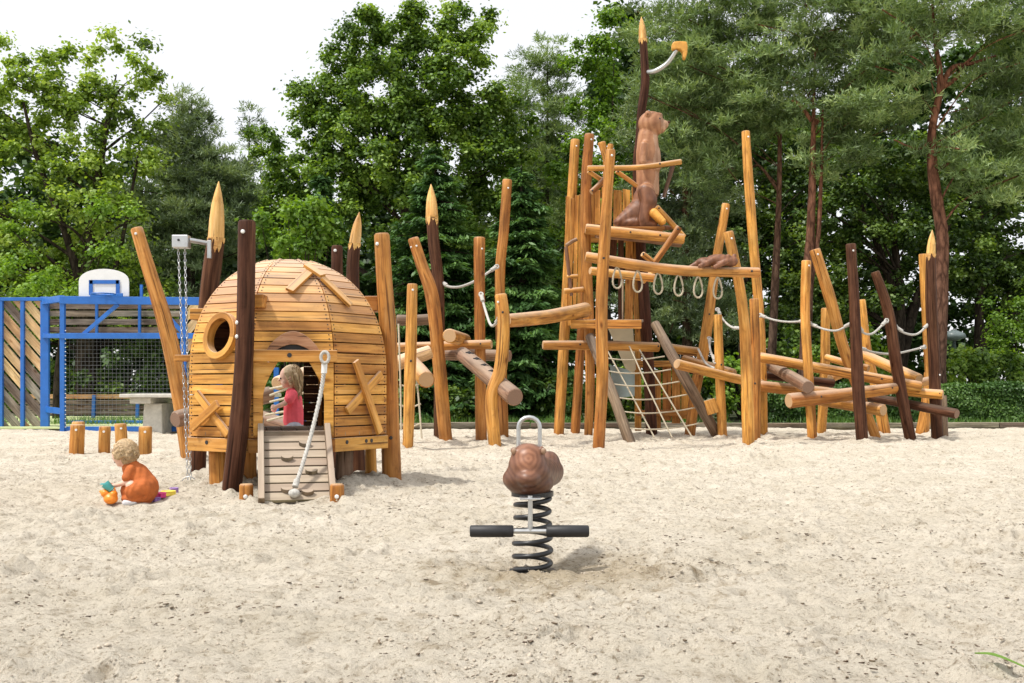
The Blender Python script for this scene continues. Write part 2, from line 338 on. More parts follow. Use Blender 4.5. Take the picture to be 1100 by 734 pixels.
def sphere_pts(mb, c, r, seg=12, rings=8, tint=.5, rot=None):
    b = len(mb.v); c = Vector(c); r = r if isinstance(r, (tuple, list)) else (r, r, r)
    for i in range(rings+1):
        th = math.pi*i/rings
        for k in range(seg):
            a = 2*math.pi*k/seg; v = Vector((r[0]*math.sin(th)*math.cos(a), r[1]*math.sin(th)*math.sin(a), r[2]*math.cos(th)))
            if rot: v = rot @ v
            mb.v.append(c+v); mb.g.append(v.copy()); mb.t.append(tint)
    for i in range(rings):
        for k in range(seg):
            mb.f.append((b+i*seg+k, b+(i+1)*seg+k, b+(i+1)*seg+(k+1) % seg, b+i*seg+(k+1) % seg)); mb.m.append(0); mb.sm.append(True)
def bake(mb, voxel, smooth=6, relax=.5, disp=0.0):
    """join blobs into one continuous skin"""
    me = bpy.data.meshes.new('tmp'); me.from_pydata(mb.v, [], mb.f)
    o = bpy.data.objects.new('tmp', me); COL.objects.link(o)
    r = o.modifiers.new('r', 'REMESH'); r.mode = 'VOXEL'; r.voxel_size = voxel; r.use_smooth_shade = True
    sm = o.modifiers.new('s', 'SMOOTH'); sm.iterations = smooth; sm.factor = relax
    dg = bpy.context.evaluated_depsgraph_get(); dg.update()
    out = bpy.data.meshes.new_from_object(o.evaluated_get(dg)); bpy.data.objects.remove(o)
    return out
def organic(name, mb, mat, parent, voxel=.01, smooth=5, paint=None, mats=None):
    me = bake(mb, voxel, smooth)
    root = parent
    while root is not None and root.parent: root = root.parent
    if paint:
        for m in mats: me.materials.append(M[m])
        for p in me.polygons: p.material_index = paint(p.center)
    else: me.materials.append(M[mat])
    if root is not None: me.transform(MAT[root.name].inverted())
    me.polygons.foreach_set('use_smooth', [True]*len(me.polygons))
    me.name = name; o = bpy.data.objects.new(name, me); COL.objects.link(o); o.parent = parent
    return o
def ball(name, c, r, mat, parent, seg=16, rings=10, rot=None):
    mb = MB(); sphere_pts(mb, c, r, seg, rings, .5, rot); return mb.build(name, mat, parent)

# ------------------------------------------------------------------ world, sun, camera
SUN_EL, SUN_AZ = R(60), R(-62)      # azimuth measured from the viewing direction, negative = left; >90 = behind the camera
w = bpy.data.worlds.new('World'); S.world = w; w.use_nodes = True; nt = w.node_tree
bg = nt.nodes['Background']; sky = nt.nodes.new('ShaderNodeTexSky'); sky.sky_type = 'NISHITA'; sky.sun_disc = False
sky.sun_elevation = SUN_EL
az = R(-118)                         # sun stands to the left and a little behind the camera
sky.sun_rotation = az; sky.dust_density = 4; sky.air_density = .6
nt.links.new(sky.outputs[0], bg.inputs['Color']); bg.inputs['Strength'].default_value = .06
bg2 = nt.nodes.new('ShaderNodeBackground'); bg2.inputs['Color'].default_value = (1, .995, .985, 1); bg2.inputs['Strength'].default_value = .93
ad = nt.nodes.new('ShaderNodeAddShader'); nt.links.new(bg.outputs[0], ad.inputs[0]); nt.links.new(bg2.outputs[0], ad.inputs[1])
nt.links.new(ad.outputs[0], nt.nodes['World Output'].inputs['Surface'])
ld = bpy.data.lights.new('sun', 'SUN'); ld.energy = 3.8; ld.angle = R(5); ld.color = (1, .965, .9)
lo = bpy.data.objects.new('sun', ld); COL.objects.link(lo)
sd = Vector((math.sin(az)*math.cos(SUN_EL), math.cos(az)*math.cos(SUN_EL), math.sin(SUN_EL)))
lo.rotation_euler = sd.to_track_quat('Z', 'Y').to_euler(); lo.location = (-10, -5, 20)
cd = bpy.data.cameras.new('camera'); cam = bpy.data.objects.new('camera', cd); COL.objects.link(cam)
cam.location = (0, 0, H); cam.rotation_euler = (R(90), 0, 0); cd.sensor_width = 36; cd.lens = 36*F/1100
cd.shift_y = (HZ-367)/1100; cd.clip_end = 2000; cd.clip_start = .05; S.camera = cam
S.view_settings.view_transform = 'Standard'; S.view_settings.look = 'None'; S.view_settings.exposure = 0; S.view_settings.gamma = 1
S.cycles.max_bounces = 8; S.cycles.transparent_max_bounces = 8

# ------------------------------------------------------------------ sand
TAB = RNG.random((256, 256))
def vn(x, y):
    xi = np.floor(x).astype(int); yi = np.floor(y).astype(int); fx = x-xi; fy = y-yi
    fx = fx*fx*(3-2*fx); fy = fy*fy*(3-2*fy)
    a = TAB[xi & 255, yi & 255]; b = TAB[(xi+1) & 255, yi & 255]; c = TAB[xi & 255, (yi+1) & 255]; d = TAB[(xi+1) & 255, (yi+1) & 255]
    return (a*(1-fx)+b*fx)*(1-fy)+(c*(1-fx)+d*fx)*fy-.5
HUTC = (XP(310, 9.9), 9.9); RID = (XP(572, 5.55), 5.55)
def hsmooth(x, y):
    h = .05*vn(x*.45+3, y*.45+8)+.045*vn(x*1.1+40, y*1.1+20)
    d = np.hypot(x-HUTC[0], y-HUTC[1]); h = h+.10*np.exp(-((d-.35)/.85)**2)
    d = np.hypot(x-RID[0], y-RID[1]); h = h-.035*np.exp(-(d/.32)**2)+.02*np.exp(-((d-.55)/.2)**2)
    return h
def hz(x, y): return float(hsmooth(np.array([float(x)]), np.array([float(y)]))[0])
def spaced(a, b, c0, c1, d, g):
    out = [c0]; 
    while out[-1] < c1: out.append(out[-1]+d)
    st = d
    while out[-1] < b: st *= g; out.append(out[-1]+st)
    lo_ = [c0]; st = d
    while lo_[-1] > a: st *= g; lo_.append(lo_[-1]-st)
    return np.array(lo_[:0:-1]+out)
def grid_mesh(name, xs, ys, hf, mat):
    X, Y = np.meshgrid(xs, ys, indexing='xy'); Z = hf(X, Y, xs, ys)
    ny, nx = X.shape; v = np.stack([X, Y, Z], -1).reshape(-1, 3).astype(np.float32)
    i = np.arange((ny-1)*(nx-1)); r, c = i//(nx-1), i % (nx-1); a = r*nx+c
    f = np.stack([a, a+1, a+nx+1, a+nx], 1).astype(np.int32)
    me = bpy.data.meshes.new(name); me.vertices.add(len(v)); me.vertices.foreach_set('co', v.ravel())
    me.loops.add(f.size); me.loops.foreach_set('vertex_index', f.ravel()); me.polygons.add(len(f))
    me.polygons.foreach_set('loop_start', np.arange(0, f.size, 4, dtype=np.int32))
    me.polygons.foreach_set('use_smooth', np.ones(len(f), bool)); me.update(); me.materials.append(mat)
    o = bpy.data.objects.new(name, me); COL.objects.link(o); return o
def sandh(X, Y, xs, ys):
    Z = hsmooth(X, Y)
    Z += .030*vn(X*3.1+11, Y*3.1+5)+.022*vn(X*7.3+1, Y*7.3+9)+.020*vn(X*17+7, Y*15+2)-.016*np.abs(vn(X*9+3, Y*8+1))
    Z += .015*np.where(Y < 14, vn(X*31+7, Y*29+2), 0); r_ = vn(X*12+3, Y*12+8); Z -= .018*np.clip(r_-.22, 0, 1)/.28*(vn(X*2.1+5, Y*2.1)+.5)
    rg = np.random.default_rng(11)
    for _ in range(4200):
        x = rg.uniform(-13, 13); y = 2.4+20*rg.random()**1.25; a = rg.uniform(0, 3.14); l = rg.uniform(.04, .15); wd = l*rg.uniform(.35, .7); dp = rg.uniform(.012, .036)
        i0, i1 = np.searchsorted(xs, [x-l*3, x+l*3]); j0, j1 = np.searchsorted(ys, [y-l*3, y+l*3])
        if i1-i0 < 2 or j1-j0 < 2: continue
        dx = X[j0:j1, i0:i1]-x; dy = Y[j0:j1, i0:i1]-y; u = (dx*math.cos(a)+dy*math.sin(a))/l; q = (-dx*math.sin(a)+dy*math.cos(a))/wd
        e = u*u+q*q; Z[j0:j1, i0:i1] += dp*(-1.0*np.exp(-e*1.4)+.75*np.exp(-(np.sqrt(e)-1.35)**2*5))
    return Z
m, nt, b = nodes('sand'); L = nt.links; tc = N(nt, 'ShaderNodeTexCoord')
def nz(s, d=6, r=.6, x=(1, 1, 1)):
    mp = N(nt, 'ShaderNodeMapping'); mp.inputs['Scale'].default_value = x; L.new(tc.outputs['Object'], mp.inputs[0])
    n = N(nt, 'ShaderNodeTexNoise'); n.inputs['Scale'].default_value = s; n.inputs['Detail'].default_value = d; n.inputs['Roughness'].default_value = r; L.new(mp.outputs[0], n.inputs['Vector']); return n.outputs['Fac']
a1, a2, a3, a4 = nz(1.1), nz(9, 8, .7), nz(42, 6, .75), nz(420, 2)
c = ramp(nt, a1, [(.35, (.655, .60, .50)), (.65, (.745, .69, .595))])
c = mixc(nt, c, ramp(nt, a2, [(.33, (.66, .61, .54)), (.46, (1, .99, .975)), (.75, (1.1, 1.1, 1.09))]), .9, 'MULTIPLY')
c = mixc(nt, c, ramp(nt, a3, [(.37, (.42, .37, .30)), (.47, (1, 1, 1))]), .75, 'MULTIPLY')
c = mixc(nt, c, ramp(nt, a4, [(.35, (.75, .7, .62)), (.6, (1.06, 1.06, 1.06))]), .7, 'MULTIPLY')
ge = N(nt, 'ShaderNodeNewGeometry'); vm = N(nt, 'ShaderNodeVectorMath', operation='DISTANCE'); L.new(ge.outputs['Position'], vm.inputs[0]); vm.inputs[1].default_value = (RID[0]+.15, RID[1]-.25, 0)
wob_ = N(nt, 'ShaderNodeMath', operation='MULTIPLY_ADD'); L.new(a2, wob_.inputs[0]); wob_.inputs[1].default_value = 1.3; L.new(vm.outputs['Value'], wob_.inputs[2])
hf_ = N(nt, 'ShaderNodeMath', operation='MULTIPLY'); L.new(wob_.outputs[0], hf_.inputs[0]); hf_.inputs[1].default_value = .4
c = mixc(nt, c, ramp(nt, hf_.outputs[0], [(.38, (.66, .60, .50)), (.56, (1, 1, 1))]), .8, 'MULTIPLY')
L.new(c, b.inputs['Base Color']); b.inputs['Roughness'].default_value = .95; b.inputs['Specular IOR Level'].default_value = .1
b1 = N(nt, 'ShaderNodeBump'); b1.inputs['Strength'].default_value = 1.0; b1.inputs['Distance'].default_value = .03; L.new(a3, b1.inputs['Height'])
b2 = N(nt, 'ShaderNodeBump'); b2.inputs['Strength'].default_value = .5; b2.inputs['Distance'].default_value = .004; L.new(a4, b2.inputs['Height']); L.new(b1.outputs[0], b2.inputs['Normal'])
L.new(b2.outputs[0], b.inputs['Normal']); M['sand'] = m; M['clod'] = plain('clod_sand', (.46, .40, .32), .95, 0, .3, 60, .002, .1)
xs = spaced(-30, 30, -4.5, 4.5, .018, 1.012); ys = spaced(-2, 23.9, 3.2, 8.5, .02, 1.0055)
ys = ys[ys < 23.9]
tag(grid_mesh('sand', xs, ys, sandh, M['sand']), kind='structure')
m, nt, b = nodes('forest_floor'); L = nt.links; tc = N(nt, 'ShaderNodeTexCoord')
c = ramp(nt, nz(.6, 8, .7), [(.35, (.045, .04, .02)), (.5, (.07, .09, .03)), (.65, (.12, .11, .07))]); L.new(c, b.inputs['Base Color']); b.inputs['Roughness'].default_value = 1
M['floor'] = m
mb = MB(); mb.prism([(-600, -600, -.24), (600, -600, -.24), (600, 1200, -.24), (-600, 1200, -.24)], (0, 0, 1), .03)
tag(mb.build('ground', 'floor'), kind='structure')
gx = np.linspace(-45, 45, 181); gy = np.linspace(23.75, 75, 104)
tag(grid_mesh('forest_floor', gx, gy, lambda X, Y, a, b_: .02+.12*vn(X*.5, Y*.5)*np.clip((Y-24)/3, 0, 1)+.05*vn(X*1.7, Y*1.7)*np.clip((Y-24)/3, 0, 1)-np.where((X < -2.5) & (Y < 31.5), .22, 0), M['floor']), kind='structure')
# timber edging of the sand pit
kb = thing('timber_edging', (0, 23.85, 0), 'low dark timber edging along the back of the sand', 'edging')
for i in range(16):
    x0 = -5.6+i*2.0; mb = MB(); mb.box((x0+.99, 23.86+random.uniform(-.015, .015), .03+random.uniform(-.01, .01)), (0, .06, 0), (0, 0, .09), (.99, 0, 0)); mb.build('edging_board', 'fgrey', kb, .006)
# court surface behind the cage
m = plain('court_surface', (.50, .56, .28), .9, 0, .15, 2.0); M['court'] = m
mb = MB(); mb.prism([(-14, 22.2, .048), (-3.6, 22.2, .048), (-3.6, 30.9, .048), (-14, 30.9, .048)], (0, 0, 1), .03); tag(mb.build('court_surface', 'court'), kind='structure')

# debris: bark crumbs and twigs on the sand
def litter(n, seed):
    rg = random.Random(seed); mb = MB(); k = 0
    while k < n:
        y = 2.3+19*rg.random()**1.35; x = rg.uniform(-.62, .62)*y*1.05+rg.uniform(-1, 1)
        if float(vn(np.array([x*1.1+77]), np.array([y*1.1+31]))[0])*1.6+float(vn(np.array([x*4.3+7]), np.array([y*4.3+3]))[0])*2.2+rg.uniform(-.5, .5) < .45: continue
        k += 1; z = float(sand_z(x, y)); a = rg.uniform(0, 6.28); l = rg.choice([.002, .003, .003, .004, .005, .009])*rg.uniform(.6, 1.3)*(1+y*.035); w_ = min(l*rg.uniform(.2, .6), .004)
        u = Vector((math.cos(a), math.sin(a), rg.uniform(-.2, .2)))*l; v = Vector((-math.sin(a), math.cos(a), 0))*w_
        mb.box((x, y, z+.003), v, Vector((0, 0, w_*.45)), u, tint=rg.random())
    return mb
so = bpy.data.objects['sand']; from mathutils.bvhtree import BVHTree
nv = len(so.data.vertices); co = np.empty(nv*3, np.float32); so.data.vertices.foreach_get('co', co); ZG = co.reshape(len(ys), len(xs), 3)[:, :, 2]
def sand_z(x, y):
    i = min(max(int(np.searchsorted(xs, x)), 1), len(xs)-1); j = min(max(int(np.searchsorted(ys, y)), 1), len(ys)-1); return float(ZG[j, i])
M['litter'] = wood('bark_crumbs', (.07, .055, .04), (.15, .12, .085), (.28, .23, .17), rough=.95, spec=.1)
tag(litter(9000, 3).build('bark_crumbs', 'litter'), 'small dark bark crumbs and twigs scattered over the pale sand', 'debris', kind='stuff')
# green blade at the front right
lf = MB(); p0, p1 = P(1047, 697, 3.62), P(1100, 716, 3.45)
zz = sand_z(p0.x, p0.y)+.012
pts = [Vector((p0.x, p0.y, zz+.01)), Vector((p0.x*.55+p1.x*.45, p0.y*.5+p1.y*.5+.01, zz+.02)), Vector((p1.x+.02, p1.y, zz))]
pp, rr = catmull(pts, [.003, .024, .008], 6)
for i in range(len(pp)-1):
    for sgn in (-1, 1):
        b0 = len(lf.v)
        for q, r_ in ((pp[i], rr[i]), (pp[i+1], rr[i+1])):
            lf.v += [q.copy(), q+Vector((.3*r_*sgn, r_*sgn, .004))]; lf.g += [Vector()]*2; lf.t += [.7, .9]
        lf.f.append((b0, b0+1, b0+3, b0+2)); lf.m.append(0); lf.sm.append(True)
tag(lf.build('fallen_leaf', 'grass'), 'green blade-shaped leaf lying on the sand near the front right', 'leaf')

# ------------------------------------------------------------------ posts, logs, ropes
BASES = []
def pole(root, pts, w, Y, mat='tan', name='post', tip=None, ground=True, bolts=(), wob=.05, sides=16, label=None, capm=None):
    """pts: (px,py[,Y]) from top to base; w: pixel widths"""
    if not isinstance(w, (list, tuple)): w = [w]*len(pts)
    q = []; rr_ = []
    for p, ww in zip(pts, w):
        yy = p[2] if len(p) > 2 else Y
        q.append(P(p[0], p[1], yy)); rr_.append(ww/2/F*yy)
    if ground:
        d = (q[-1]-q[-2]).normalized(); q[-1].z = min(q[-1].z, hz(q[-1].x, q[-1].y)+.02)
        BASES.append((q[-1].x, q[-1].y, rr_[-1])); q.append(q[-1]+d*.3); rr_.append(rr_[-1])
    cm = capm or ('enddark' if mat in ('dark', 'greyb', 'mauve') else 'end')
    mb = MB(); mb.tube(q, rr_, sides, 6, True, None, wob, 1, .018); o = mb.build(name, [mat, cm], root, label=label)
    if tip:          # sharpened end: (tip px, tip py, length fraction profile)
        tx, ty = tip; t = P(tx, ty, Y); b0 = q[0]; d = (b0-t)
        ra = rr_[0]; ra2 = ra*.98
        mb = MB(); pr = [(0, .06), (.06, .17), (.2, .45), (.42, .78), (.68, .96), (.93, 1.02), (1.0, 1.03)]
        mb.tube([t+d*a for a, _ in pr], [ra2*r for _, r in pr], sides, 1, True, .6, .05); tp = mb.build('sharpened_tip', 'tip', o)
        # ragged stain border
        mb = MB()
        for k in range(9):
            a = 2*math.pi*k/9+random.uniform(-.2, .2); hh = ra*random.uniform(.7, 2.0); rd = Vector((math.cos(a), math.sin(a), 0)); tg = Vector((-math.sin(a), math.cos(a), 0))
            c0 = b0+rd*(ra*1.045)
            mb.prism([c0-tg*ra*.42, c0+tg*ra*.42, c0+d.normalized()*hh*.6+tg*ra*.3, c0+d.normalized()*hh, c0+d.normalized()*hh*.5-tg*ra*.33], rd, -.01, tint=.55)
        mb.build('bare_wood_edge', 'tip', o)
    for bx in bolts:
        bolt(o, bx[0], bx[1], (bx[2] if len(bx) > 2 else Y), rr_, q, dark=(len(bx) > 3 and bx[3]))
    return o
def bolt(par, px, py, Y, rr_=None, q=None, dark=False, r=.017):
    # sits on the surface facing the camera side: find axis point at that height
    z = H-(py-HZ)/F*Y; ax = None
    if q:
        for i in range(len(q)-1):
            a, b_ = q[i], q[i+1]
            if min(a.z, b_.z)-1e-4 <= z <= max(a.z, b_.z)+1e-4 and abs(a.z-b_.z) > 1e-4:
                t = (z-a.z)/(b_.z-a.z); ax = a.lerp(b_, t); rad = rr_[i]*(1-t)+rr_[i+1]*t; break
    if ax is None: return
    x = (px-550)/F*ax.y; dx = max(-rad*.8, min(rad*.8, x-ax.x)); dy = -math.sqrt(max(rad*rad-dx*dx, 1e-5)); n = Vector((dx, dy, 0)).normalized()
    c = ax+n*rad*1.0
    mb = MB(); mb.tube([c-n*.01, c+n*.004, c+n*.010], [r, r, r*.6], 10, 1); mb.build('bolt', 'boltdark' if dark else 'bolt', par)
def log(root, a, b_, w, Ya, Yb=None, mat='tan', name='beam', w2=None, mid=None, bolts=(), wob=.05, label=None, capm=None):
    Yb = Ya if Yb is None else Yb; A = P(a[0], a[1], Ya); B = P(b_[0], b_[1], Yb); r1 = w/2/F*Ya; r2 = (w2 or w)/2/F*Yb
    if mid: C_ = P(mid[0], mid[1], (Ya+Yb)/2)
    else: C_ = (A+B)/2+Vector((0, 0, random.uniform(-.012, .012)))
    cm = capm or ('enddark' if mat in ('dark', 'greyb', 'mauve') else 'end')
    mb = MB(); mb.tube([A, C_, B], [r1, (r1+r2)/2, r2], 16, 6, True, None, wob, 1, .016); o = mb.build(name, [mat, cm], root, label=label)
    for t in bolts:
        c = A.lerp(B, t); r = r1*(1-t)+r2*t; n = Vector((0, -1, .15)).normalized(); c = c+(C_-(A+B)/2)*(1-abs(2*t-1))+n*r
        mb = MB(); mb.tube([c-n*.01, c+n*.004, c+n*.010], [.017, .017, .01], 10, 1); mb.build('bolt', 'boltdark', o)
    return o
def rope(root, pts, r=.014, mat='ropeg', name='rope', sub=8, ends=True, Y=None):
    q = [P(p[0], p[1], p[2] if len(p) > 2 else Y) for p in pts]
    mb = MB(); mb.tube(q, r, 8, sub, tint=.5); o = mb.build(name, mat, root)
    if ends:
        for e, d in ((q[0], (q[1]-q[0]).normalized()), (q[-1], (q[-2]-q[-1]).normalized())):
            mb = MB(); mb.tube([e+d*.03, e+d*.14], r*1.6, 10, 1); mb.build('ferrule', 'ropeg', o)
            c = e-d*.01; s_ = d.cross(Vector((0, 1, 0))).normalized()
            mb = MB(); mb.tube([c+d*.045*math.cos(t)+s_*.03*math.sin(t) for t in [i*math.pi/5 for i in range(10)]], r*.8, 6, 1, closed=True); mb.build('eye_loop', 'ropeg', o)
    return o

exec_parts = []
# ================================================================== HUT
RZ = R(13); HL = Vector((HUTC[0], HUTC[1], 0)); HM = Matrix.Translation(HL) @ Matrix.Rotation(RZ, 4, 'Z')
hut = thing('play_hut', HL, 'egg-shaped plank hut with round window, arched doorway and climbing ramp', 'playhouse', rz=RZ)
AP = .83; Z0, ZC, ZT = .36, 1.02, 2.02
def apo(z):
    if z <= ZC: return AP
    t = min(1, (z-ZC)/(ZT-ZC)); return AP*max(0, (1-t**2.15))**(1/2.15)
def W(x, y, z): return HM @ Vector((x, y, z))
T = math.tan(math.pi/8)
zs = [Z0+.12]
while zs[-1] < ZC: zs.append(zs[-1]+.087)
# equal plank widths along the curve
arc = [(ZC+(ZT-ZC)*math.sin(a*math.pi/2/300)) for a in range(301)]
z = zs[-1]
while z < ZT-.004:
    d = 0; zz_ = z
    while d < .087 and zz_ < ZT-.0008:
        z2 = min(zz_+.0015, ZT); d += math.hypot(z2-zz_, apo(z2)-apo(zz_)); zz_ = z2
    zs.append(zz_); z = zz_
def face_pt(k, u, z, out=0.0):
    """k-th face: u metres along the face, z height, out = offset along normal"""
    a = k*math.pi/4; n = Vector((math.sin(a), -math.cos(a), 0)); t = Vector((math.cos(a), math.sin(a), 0))
    ap = apo(z); e = .01; dz = e*2; da = apo(min(z+e, ZT-.0001))-apo(z-e); sl = Vector((dz, -da)).normalized() if ap > .02 else Vector((0, 1))
    p = n*(ap+out*sl.x)+t*u+Vector((0, 0, z+out*sl.y)); return HM @ p
DOOR = (-.235, .275, 1.115)          # left, right, head height
WINC, WINR = (.02, 1.31), (.155, .155)
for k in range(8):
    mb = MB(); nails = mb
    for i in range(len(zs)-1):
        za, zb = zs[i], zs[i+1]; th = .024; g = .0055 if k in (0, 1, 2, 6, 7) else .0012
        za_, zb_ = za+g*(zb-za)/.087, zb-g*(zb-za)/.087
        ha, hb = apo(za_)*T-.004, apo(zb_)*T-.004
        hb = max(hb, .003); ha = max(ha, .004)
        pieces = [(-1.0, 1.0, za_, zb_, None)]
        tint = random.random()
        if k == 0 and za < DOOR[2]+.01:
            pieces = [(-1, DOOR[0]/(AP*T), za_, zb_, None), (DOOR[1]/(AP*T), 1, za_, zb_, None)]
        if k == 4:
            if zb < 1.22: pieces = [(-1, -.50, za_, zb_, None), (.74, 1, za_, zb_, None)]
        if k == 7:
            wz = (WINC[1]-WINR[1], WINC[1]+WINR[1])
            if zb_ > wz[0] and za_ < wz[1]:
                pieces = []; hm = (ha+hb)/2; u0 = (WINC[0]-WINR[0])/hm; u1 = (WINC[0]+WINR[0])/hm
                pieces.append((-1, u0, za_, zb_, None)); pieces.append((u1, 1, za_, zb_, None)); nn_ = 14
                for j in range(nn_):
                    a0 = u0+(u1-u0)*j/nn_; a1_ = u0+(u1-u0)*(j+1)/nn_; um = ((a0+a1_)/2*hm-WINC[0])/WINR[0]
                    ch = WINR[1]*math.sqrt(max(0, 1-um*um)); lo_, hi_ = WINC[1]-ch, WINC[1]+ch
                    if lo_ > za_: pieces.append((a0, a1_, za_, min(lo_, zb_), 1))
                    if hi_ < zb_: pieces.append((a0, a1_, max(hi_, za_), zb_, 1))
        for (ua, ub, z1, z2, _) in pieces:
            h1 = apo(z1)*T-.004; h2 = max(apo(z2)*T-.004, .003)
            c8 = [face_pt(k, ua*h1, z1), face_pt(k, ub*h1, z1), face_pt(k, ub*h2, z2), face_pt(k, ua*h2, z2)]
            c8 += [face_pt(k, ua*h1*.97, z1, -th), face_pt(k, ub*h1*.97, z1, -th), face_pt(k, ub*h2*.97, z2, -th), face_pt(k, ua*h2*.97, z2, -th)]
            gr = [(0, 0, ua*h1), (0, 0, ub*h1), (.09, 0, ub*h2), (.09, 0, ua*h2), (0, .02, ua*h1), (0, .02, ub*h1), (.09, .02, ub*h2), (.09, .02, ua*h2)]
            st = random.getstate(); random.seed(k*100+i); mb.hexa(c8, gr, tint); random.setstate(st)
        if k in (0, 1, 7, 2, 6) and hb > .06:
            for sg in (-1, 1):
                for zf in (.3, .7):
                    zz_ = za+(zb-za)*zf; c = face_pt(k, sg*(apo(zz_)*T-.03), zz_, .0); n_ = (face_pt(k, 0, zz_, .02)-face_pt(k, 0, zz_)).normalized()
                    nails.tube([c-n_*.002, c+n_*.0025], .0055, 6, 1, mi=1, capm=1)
    wl = mb.build('wall_panel', ['dark' if k in (3, 4, 5) else 'hutwood', 'boltdark'], hut)  # rear panels coloured dark to stand in for shade inside the hut
# ribs inside at the corners
for k in range(8):
    a = k*math.pi/4+math.pi/8; mb = MB(); pts = []
    for j in range(14):
        zz_ = Z0+(ZT-.03-Z0)*math.sin(j/13*math.pi/2); r_ = max(.02, apo(zz_)/math.cos(math.pi/8)-.055); pts.append(W(math.sin(a)*r_, -math.cos(a)*r_, zz_))
    mb.tube(pts, .022, 6, 1); mb.build('rib', 'tan', hut)
# base frame boards and floor
for k in range(8):
    if k == 4: pass
    mb = MB(); a = k*math.pi/4; hw = AP*T+.004
    if k == 0:
        for (u0, u1) in ((-hw, DOOR[0]-.01), (DOOR[1]+.01, hw)):
            mb = MB(); mb.hexa([face_pt(k, u0, Z0, .012), face_pt(k, u1, Z0, .012), face_pt(k, u1, Z0+.112, .012), face_pt(k, u0, Z0+.112, .012), face_pt(k, u0, Z0, -.03), face_pt(k, u1, Z0, -.03), face_pt(k, u1, Z0+.112, -.03), face_pt(k, u0, Z0+.112, -.03)],
                [(0, 0, u0), (0, 0, u1), (.1, 0, u1), (.1, 0, u0)]*2); fo = mb.build('base_board', 'hutwood', hut, .004)
        continue
    else:
        mb.hexa([face_pt(k, -hw, Z0, .012), face_pt(k, hw, Z0, .012), face_pt(k, hw, Z0+.112, .012), face_pt(k, -hw, Z0+.112, .012), face_pt(k, -hw*.95, Z0, -.03), face_pt(k, hw*.95, Z0, -.03), face_pt(k, hw*.95, Z0+.112, -.03), face_pt(k, -hw*.95, Z0+.112, -.03)],
                [(0, 0, -hw), (0, 0, hw), (.1, 0, hw), (.1, 0, -hw)]*2)
    fo = mb.build('base_board', 'hutwood', hut, .004)
    for u in ((-.2, .05, .12) if k == 1 else (-.12,) if k == 7 else (.2,)):
        c = face_pt(k, u, Z0+.075, .012); n_ = (face_pt(k, 0, Z0+.05, .05)-face_pt(k, 0, Z0+.05)).normalized(); mb = MB(); mb.tube([c-n_*.003, c+n_*.004], .017, 10, 1); mb.build('bolt', 'boltdark', fo)
mb = MB()
for j in range(13):
    x = -.76+j*.127; half = min(AP-.04, (AP-.04)*1.414-abs(x)) 
    mb.box(W(x, 0, .505), HM.to_3x3() @ Vector((.061, 0, 0)), (0, 0, .016), HM.to_3x3() @ Vector((0, half, 0)))
mb.build('floor', 'grey', hut, .003)
# window ring
tl = math.atan2(apo(1.27)-apo(1.35), .08)
for (rin, rout, o0, o1) in ((.128, .178, -.035, .045),):
    mb = MB(); seg = 40; cc = face_pt(7, WINC[0], WINC[1]); a = 7*math.pi/4
    tdir = HM.to_3x3() @ Vector((math.cos(a), math.sin(a), 0)); nd = (face_pt(7, 0, 1.31, .05)-face_pt(7, 0, 1.31)).normalized(); ud = nd.cross(tdir)*-1
    if ud.z < 0: ud = -ud
    b0 = 0
    for i in range(seg):
        t = 2*math.pi*i/seg; d = tdir*math.cos(t)+ud*math.sin(t)*1.12
        for (r_, o_) in ((rin, o0), (rout, o0), (rout, o1), (rin, o1)):
            mb.v.append(cc+d*r_+nd*o_); mb.g.append(Vector((r_, o_, t*.2))); mb.t.append(.62)
    for i in range(seg):
        j = (i+1) % seg
        for q in range(4):
            mb.f.append((i*4+q, i*4+(q+1) % 4, j*4+(q+1) % 4, j*4+q)); mb.m.append(0); mb.sm.append(False)
    mb.build('window_ring', 'hutwood', hut, .004)
# lintel, door jambs, eyebrow, chevron, crosses
X3 = HM.to_3x3()
yf = -AP
mb = MB(); mb.box(W(.015, yf-.04, 1.145), X3 @ Vector((0, .04, 0)), (0, 0, .048), X3 @ Vector((.348, 0, 0)), .6); ln = mb.build('lintel', 'hutwood', hut, .006)
mb = MB(); c = W(-.02, yf-.08, 1.15); n_ = X3 @ Vector((0, -1, 0)); mb.tube([c-n_*.003, c+n_*.005], .019, 12, 1); mb.build('bolt', 'boltdark', ln)
for sg in (-1, 1):
    # curved jamb board: straight outer edge, arched inner edge
    xo = -.305 if sg < 0 else .335; poly = []
    zb0, zt0 = .50, 1.095; 
    poly.append((xo, zb0)); poly.append((xo, zt0))
    for j in range(9):
        t = j/8; zz_ = zt0-(zt0-.78)*(t); dx = .075+.12*(1-math.sin(min(1, t)*math.pi/2)); poly.append((xo-sg*dx, zz_))
    poly.append((xo-sg*.075, zb0))
    mb = MB(); mb.prism([W(p[0], yf-.004, p[1]) for p in poly], X3 @ Vector((0, -1, 0)), .03, .7); mb.build('door_jamb', 'hutwood', hut, .003)
    mb = MB(); mb.box(W(xo-sg*.03, yf+.06, .8), X3 @ Vector((.02, 0, 0)), X3 @ Vector((0, .03, 0)), (0, 0, .3)); mb.build('door_stud', 'dark', hut)
poly = []
for j in range(21):
    t = j/20; poly.append((-.20+.42*t, 1.19+.155*math.sin(t*math.pi)**.8))
for j in range(11):
    t = 1-j/10; poly.append((-.12+.26*t, 1.195+.045*math.sin(t*math.pi)))
mb = MB(); mb.prism([W(p[0], yf-.0+(-apo(p[1])+AP)*0-.012, p[1]) for p in poly], X3 @ Vector((0, -1, 0)), .05, .3); mb.build('door_canopy', 'canopy', hut, .004)
